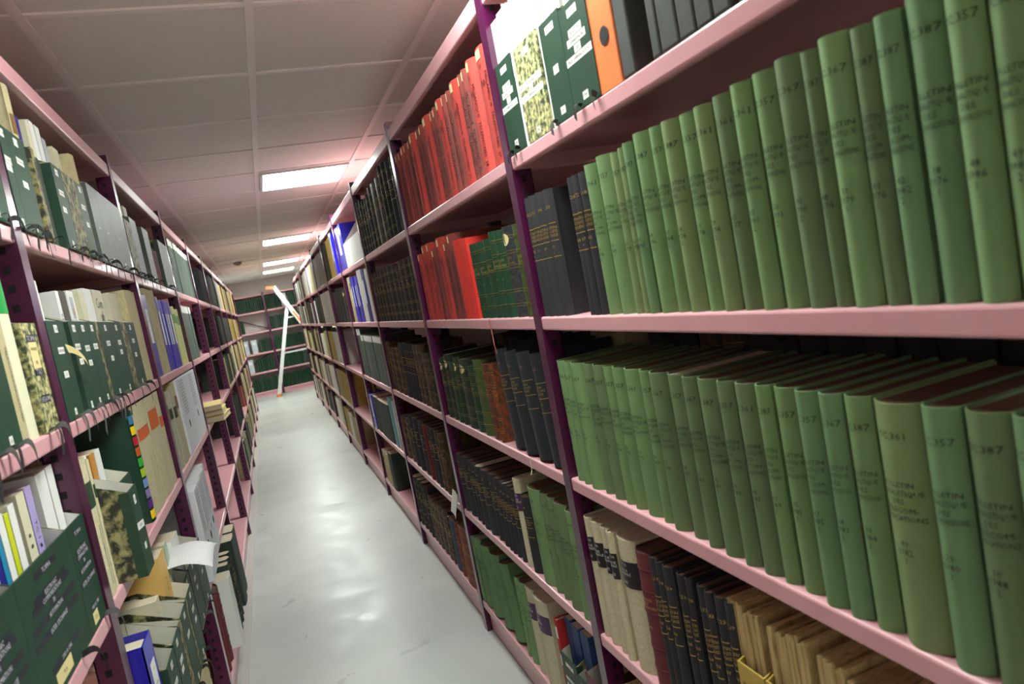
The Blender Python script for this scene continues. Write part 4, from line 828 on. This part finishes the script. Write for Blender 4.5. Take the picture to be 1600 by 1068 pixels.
mags('L', 'B', [(1.63, 1.66, .285, CM, 'white magazine in green box file just past the purple post', None), (1.662, 1.695, .29, mat('cobalt_cover', (36, 74, 170), .4), 'blue and white magazine in the first green box of the row', None),
                (1.697, 1.742, .293, CM, 'white magazine with dark vertical lettering on the spine', 'TELECOMMUNICATIONS'), (1.87, 1.9, .278, CM, 'white magazine with dark lettering beside the photo cover', 'REVUE'),
                (1.902, 1.96, .28, M_SLATE, 'magazine with brown photo on its spine edge', None), (1.972, 2.035, .283, CM, 'white magazine with a small portrait photo, in the green box', 'JOURNAL'),
                (2.09, 2.15, .29, M_MAGCR, 'beige magazine standing before the big lettered sheet', None), (2.152, 2.24, .298, CM, 'cream magazine with brown cover edge before the lettered booklet', None),
                (2.255, 2.38, .3, M_MAGCR, 'large cream booklet with serif lettering on it, in green box file', None), (2.475, 2.54, .3, M_MAGCR, 'tan magazine in the last green box before the tan journals', None), (2.543, 2.618, .3, M_MAGCR, 'second tan magazine in last green box before tan journals', None)],
     .03, 'magazines in the box files on second shelf of the box-file rack')
mags('L', 'A', [(1.842, 1.858, .235, M_LIME, 'magazine with a lime yellow strip beside violet cover', None), (1.903, 1.922, .30, M_NAVYB, 'violet-blue magazine leaning in slate box on the top shelf', None),
                (1.975, 2.01, .31, M_MAGCR, 'beige magazine beside the violet-blue one on top shelf', None), (2.012, 2.048, .32, CM, 'white glossy magazine in the green box on top shelf', None), (2.06, 2.1, .32, CM, 'white glossy magazine in the marbled box on top shelf', None),
                (2.105, 2.14, .3, mat('pale_grey_cover', (170, 178, 184), .5), 'pale grey magazine in marbled box on top shelf', None), (2.2, 2.26, .3, M_MAGCR, 'tan journal with dark patch in top shelf box', 'ANNALES'),
                (2.36, 2.395, .27, mat('rose_cover', (150, 80, 84), .5), 'rose-coloured journal in grey-green box on top shelf', None), (2.398, 2.44, .27, mat('slate_blue_cover', (62, 74, 110), .5), 'slate blue journal in grey-green box on top shelf', None),
                (2.5, 2.56, .26, M_MAGCR, 'short beige journal in second grey-green box on top shelf', None), (2.7, 2.85, .27, M_MAGCR, 'wide beige journal bundle in the widest grey-green box', None),
                (3.05, 3.15, .3, M_MAGCR, 'beige journal bundle in top shelf box past the second post', None), (3.2, 3.28, .3, M_MAGCR, 'beige journal standing beside cream one, top shelf past second post', None)], .03, 'magazines in the box files on top shelf of the box-file rack')
mags('L', 'C', [(1.165, 1.195, .27, CM, 'white magazine at the near edge of the lettered green box', None), (1.197, 1.215, .275, M_NAVYB, 'dark blue thin magazine among white ones in lettered green box', None), (1.217, 1.235, .275, mat('cyan_cover', (40, 140, 180), .4), 'cyan thin magazine among white ones in lettered green box', None),
                (1.237, 1.262, .28, CM, 'white magazine after the cyan one in lettered green box', None), (1.264, 1.284, .275, M_LIME, 'yellow thin magazine in lettered green box', None), (1.286, 1.315, .283, CM, 'white magazine beside the pale envelopes in lettered green box', None),
                (1.33, 1.37, .29, M_MAGCR, 'cream envelope bundle with handwritten figures', '8  8'), (1.373, 1.408, .292, M_LILAC, 'lilac envelope with handwritten figures', 'TC 1 8'), (1.44, 1.5, .3, CM, 'white envelope bundle in the green box beside the purple post', None), (1.503, 1.545, .302, CM, 'second white envelope in the green box beside the purple post', None),
                (1.72, 1.76, .27, mat('blue_edge_cover', (50, 84, 190), .4), 'blue-edged journal standing in the box that sticks out', None), (1.763, 1.793, .275, CM, 'white hardback journal standing in the box that sticks out', None), (1.815, 1.86, .27, mat('orange_folder', (206, 140, 60), .6), 'orange folder in green box with white labels, third shelf', None), (1.865, 1.92, .27, CM, 'white papers in green box with white labels, third shelf', None)],
     .03, 'magazines and envelopes in the box files on third shelf')
mags('L', 'D', [(1.78, 1.83, .19, CM, 'white papers low inside the green box beside blue binder', None), (1.9, 1.95, .19, CM, 'white papers low inside the second green box on fourth shelf', None), (2.065, 2.12, .26, M_MAGCR, 'beige journal in green box on fourth shelf', None),
                (2.215, 2.325, .33, mat('light_orange_folder', (232, 188, 108), .6), 'wide light orange folder standing in a green box', '2 C C'), (2.345, 2.4, .33, mat('pale_mint_cover', (176, 192, 170), .6), 'pale mint folder beside the orange folder', None), (2.48, 2.62, .3, CM, 'white paper bundle in green box, fourth shelf', None)],
     .02, 'papers in the box files on fourth shelf')

# ---------------------------------------------------------------- loose things on and over the shelves
def sheet(name, pts_fn, nu, nv, mt, label, cat, th=.0006):
    b = MB(); vs = []
    for k in (0, 1):
        for i in range(nu + 1):
            for j in range(nv + 1):
                p = pts_fn(i / nu, j / nv); vs.append((p[0], p[1], p[2] + k * th))
    n = nv + 1; N = (nu + 1) * n; fs = []
    for i in range(nu):
        for j in range(nv): 
            a = i * n + j; fs.append((a, a + 1, a + n + 1, a + n)); fs.append((N + a, N + a + n, N + a + n + 1, N + a + 1))
    for i in range(nu):
        for j in (0, nv):
            a = i * n + j; fs.append((a, a + n, N + a + n, N + a))
    for j in range(nv):
        for i in (0, nu):
            a = i * n + j; fs.append((a, a + 1, N + a + 1, N + a))
    b.add(vs, fs, mt); return tag(b.build(name, smooth=True), label, cat)
M_PRINTED = mat('printed_paper', (226, 226, 226), .6, rgb2=(176, 178, 188), scale=60, stretch=(14, 1, 1), ramp=(.55, .75))
sheet('paper_sheet', lambda u, v: (XL - .10 + .20 * u, 2.33 + .24 * v, .768 + .03 * math.sin(u * 2.2 + .3) + .02 * math.sin(v * 3.1) - .07 * max(0, u - .6) ** 1.4), 10, 8, M_PRINTED, 'curling printed sheet lying over the green box files, sticking out over the aisle', 'paper')
sheet('paper_strip', lambda u, v: (XL + .0045 + .016 * math.sin(u * 3.1), 1.70 + .13 * u + .015 * v * (1 - u) , ZLv['B'] + .155 - .085 * u ** 1.3 - .018 * v * (1 - u * .7)), 12, 2, M_CREAMLABEL, 'cream paper strip curling across the green box files on second shelf', 'paper')
sheet('paper_slip', lambda u, v: (XR - .006 - .022 * u + .006 * math.sin(v * 3), 2.935 + .07 * v + .02 * u, .585 - .1 * u + .02 * v), 8, 3, M_LABEL, 'small white paper slip hanging over the fourth shelf edge by the black books', 'paper')
for i, (y, dz, w_, lb) in enumerate(((4.36, .0, .23, 'yellow-beige cardboard folder at the bottom of the flat stack over the aisle'), (4.38, .032, .22, 'yellow-beige cardboard folder in the middle of the flat stack over the aisle'), (4.35, .064, .24, 'pale yellow folder on top of the flat stack over the aisle'))):
    e = tag(empty('folder', (XL - .12, y, ZLv['C'] + .001 + dz)), lb, 'folder', 'flat stack of folders'); e.rotation_euler[2] = .06 * (i - 1)
    MB().box(-.12, .2, 0, w_ * 1.4, 0, .003, M_YBOX).box(-.12, .2, 0, w_ * 1.4, .027, .030, mat('straw_card', (214, 196, 130), .6)).box(-.12, -.117, 0, w_ * 1.4, .003, .027, M_YBOX).build('cover', e); MB().box(-.116, .196, .004, w_ * 1.4 - .004, .0032, .0268, M_PAPER).build('page_block', e)
def ribbon(pts, w, mt, label, name='bookmark_ribbon', side=(0, 1, 0)):
    b = MB()
    for p, q in zip(pts[:-1], pts[1:]): b.beam(p, q, w, .0008, side, mt)
    return tag(b.build(name), label, 'ribbon')
ribbon([(XR - .0036, 2.0, 1.348), (XR - .0042, 2.0, 1.33), (XR - .004, 1.995, 1.295), (XR - .006, 1.99, 1.27), (XR - .003, 1.988, 1.245)], .006, mat('faded_orange_ribbon', (186, 104, 84), .8), 'faded orange ribbon hanging over second shelf edge below the green volumes')
ribbon([(XR - .0036, 1.87, .949), (XR - .005, 1.87, .93), (XR - .006, 1.865, .915), (XR - .012, 1.86, .905)], .004, mat('cream_thread', (200, 190, 150), .8), 'cream thread hanging over third shelf edge beneath the tilted black volumes', 'thread')
ribbon([(XR - .0036, 1.305, .545), (XR - .012, 1.30, .548), (XR - .016, 1.285, .54), (XR - .008, 1.27, .532)], .004, M_WHITE, 'white string looped over fourth shelf edge below the maroon volume', 'string')

# ---------------------------------------------------------------- ladder
M_ALU = mat('pale_aluminium', (214, 216, 214), .35, metal=.25); M_ORPL = mat('orange_plastic', (222, 128, 70), .5)
L = tag(empty('ladder', (0, 14.9, 0)), 'pale aluminium ladder with orange feet leaning before the end rack', 'ladder')
a0, a1 = Vector((0, 0, .05)), Vector((.51, .12, 1.75)); off = Vector((.74, 0, 0))
for k, nm in ((0, 'rail'), (1, 'rail')):
    MB().beam(a0 + off * k, a1 + off * k, .07, .03, (1, 0, 0), M_ALU).build(nm, L)
    f = MB(); p = a0 + off * k; f.box(p.x - .055, p.x + .05, -.03, .04, 0, .06, M_ORPL); f.build('foot', L, bevel=.008)
for t in (.46, .86):
    p = a0.lerp(a1, t); MB().beam(p, p + off, .028, .03, (0, 0, 1), M_ALU).build('rung', L)
b0, b1 = Vector((.33, -.02, 2.16)), Vector((.72, -.02, 1.36))
for dy in (0, .42):
    o2 = Vector((0, dy, 0)); MB().beam(b0 + o2, b1 + o2, .075, .03, (1, 0, 0), M_ALU).build('arm', L)
    MB().beam(b0 + o2 + Vector((-.15, 0, .0)), b0 + o2 + Vector((.02, 0, -.02)), .05, .034, (0, 0, 1), M_ORPL).build('end_cap', L)
    MB().beam(b1 + o2 + Vector((-.13, -.012, .26)), b1 + o2 + Vector((-.01, -.012, .02)), .04, .01, (1, 0, 0), M_ORPL).build('arm_grip', L)
MB().beam(b0 + Vector((0, 0, -.05)), b0 + Vector((0, .42, -.05)), .03, .03, (0, 0, 1), M_ALU).build('spreader', L)

for i, (a, b_, h, lb) in enumerate(((1.027, .978, .31, 'newsprint bundle in the mustard box beside the black volumes, first from them'), (.976, .934, .305, 'newsprint bundle in the mustard box beside the black volumes, second from them'), (.925, .875, .30, 'newsprint bundle in the second mustard box, first from the black volumes'),
      (.873, .828, .31, 'newsprint bundle in the second mustard box, farthest from the black volumes'), (.81, .76, .30, 'newsprint bundle standing just past the second mustard box'), (.758, .70, .295, 'newsprint bundle second past the second mustard box'),
      (.698, .65, .30, 'newsprint bundle third past the second mustard box'), (.648, .59, .30, 'newsprint bundle fourth past the second mustard box'), (.588, .53, .29, 'newsprint bundle fifth past the second mustard box'))):
    e = place('paper_bundle', 'R', XR + .012, (a + b_) / 2, ZR['D'] + .0035, lb, 'paper bundle', 'newsprint bundles on fourth shelf of the book rack')
    w = a - b_ - .002; b = MB(); n = 5; rq = random.Random(i)
    for q in range(n):
        x0 = -w / 2 + w * q / n; b.box(x0, x0 + w / n * .96, rq.uniform(0, .006), .2, 0, h - rq.uniform(0, .012), M_PAPBUN)
    b.build('sheets', e)
e = place('archive_box', 'R', XR + .236, 1.745, ZR['C'], 'pale beige box with handwriting in the back row above the green journals', 'archive box', 'second row of books behind the front row')
MB().box(-.1, .1, 0, .1, 0, .33, mat('beige_board', (196, 178, 140), .7)).build('case', e); tt = MB()
for q, s_ in enumerate(('Telecommunications', 'et electronique', '1957 - 1963')): text(tt, s_, 0, 0.315 - q * .015, .010, .17, M_BLACKINK, FLAT, off=.001)
tt.build('lettering', e)

for o in list(bpy.data.objects):
    lb = o.get('label', '')
    if lb.startswith('large cream booklet'):
        t = MB(); text(t, 'Com', 0, .262, .03, .12, M_BLACKINK, FLAT, off=.0012); text(t, 'ub.', .012, .225, .03, .1, M_BLACKINK, FLAT, off=.0012); text(t, 'o.', 0, .19, .02, .1, M_BLACKINK, FLAT, off=.0012); t.build('lettering', o)
    if 'small portrait photo' in lb:
        b = MB().box(-.016, .014, -.0012, -.0006, .215, .268, mat('photo_grey', (176, 184, 190), .5)); b.build('portrait_photo', o)
        b = MB(); n = 14; b.add([(math.cos(6.283 * i / n) * .008, -.0016, .232 + math.sin(6.283 * i / n) * .01) for i in range(n)], [tuple(range(n))], mat('photo_skin', (196, 136, 116), .5)); b.build('portrait_face', o)
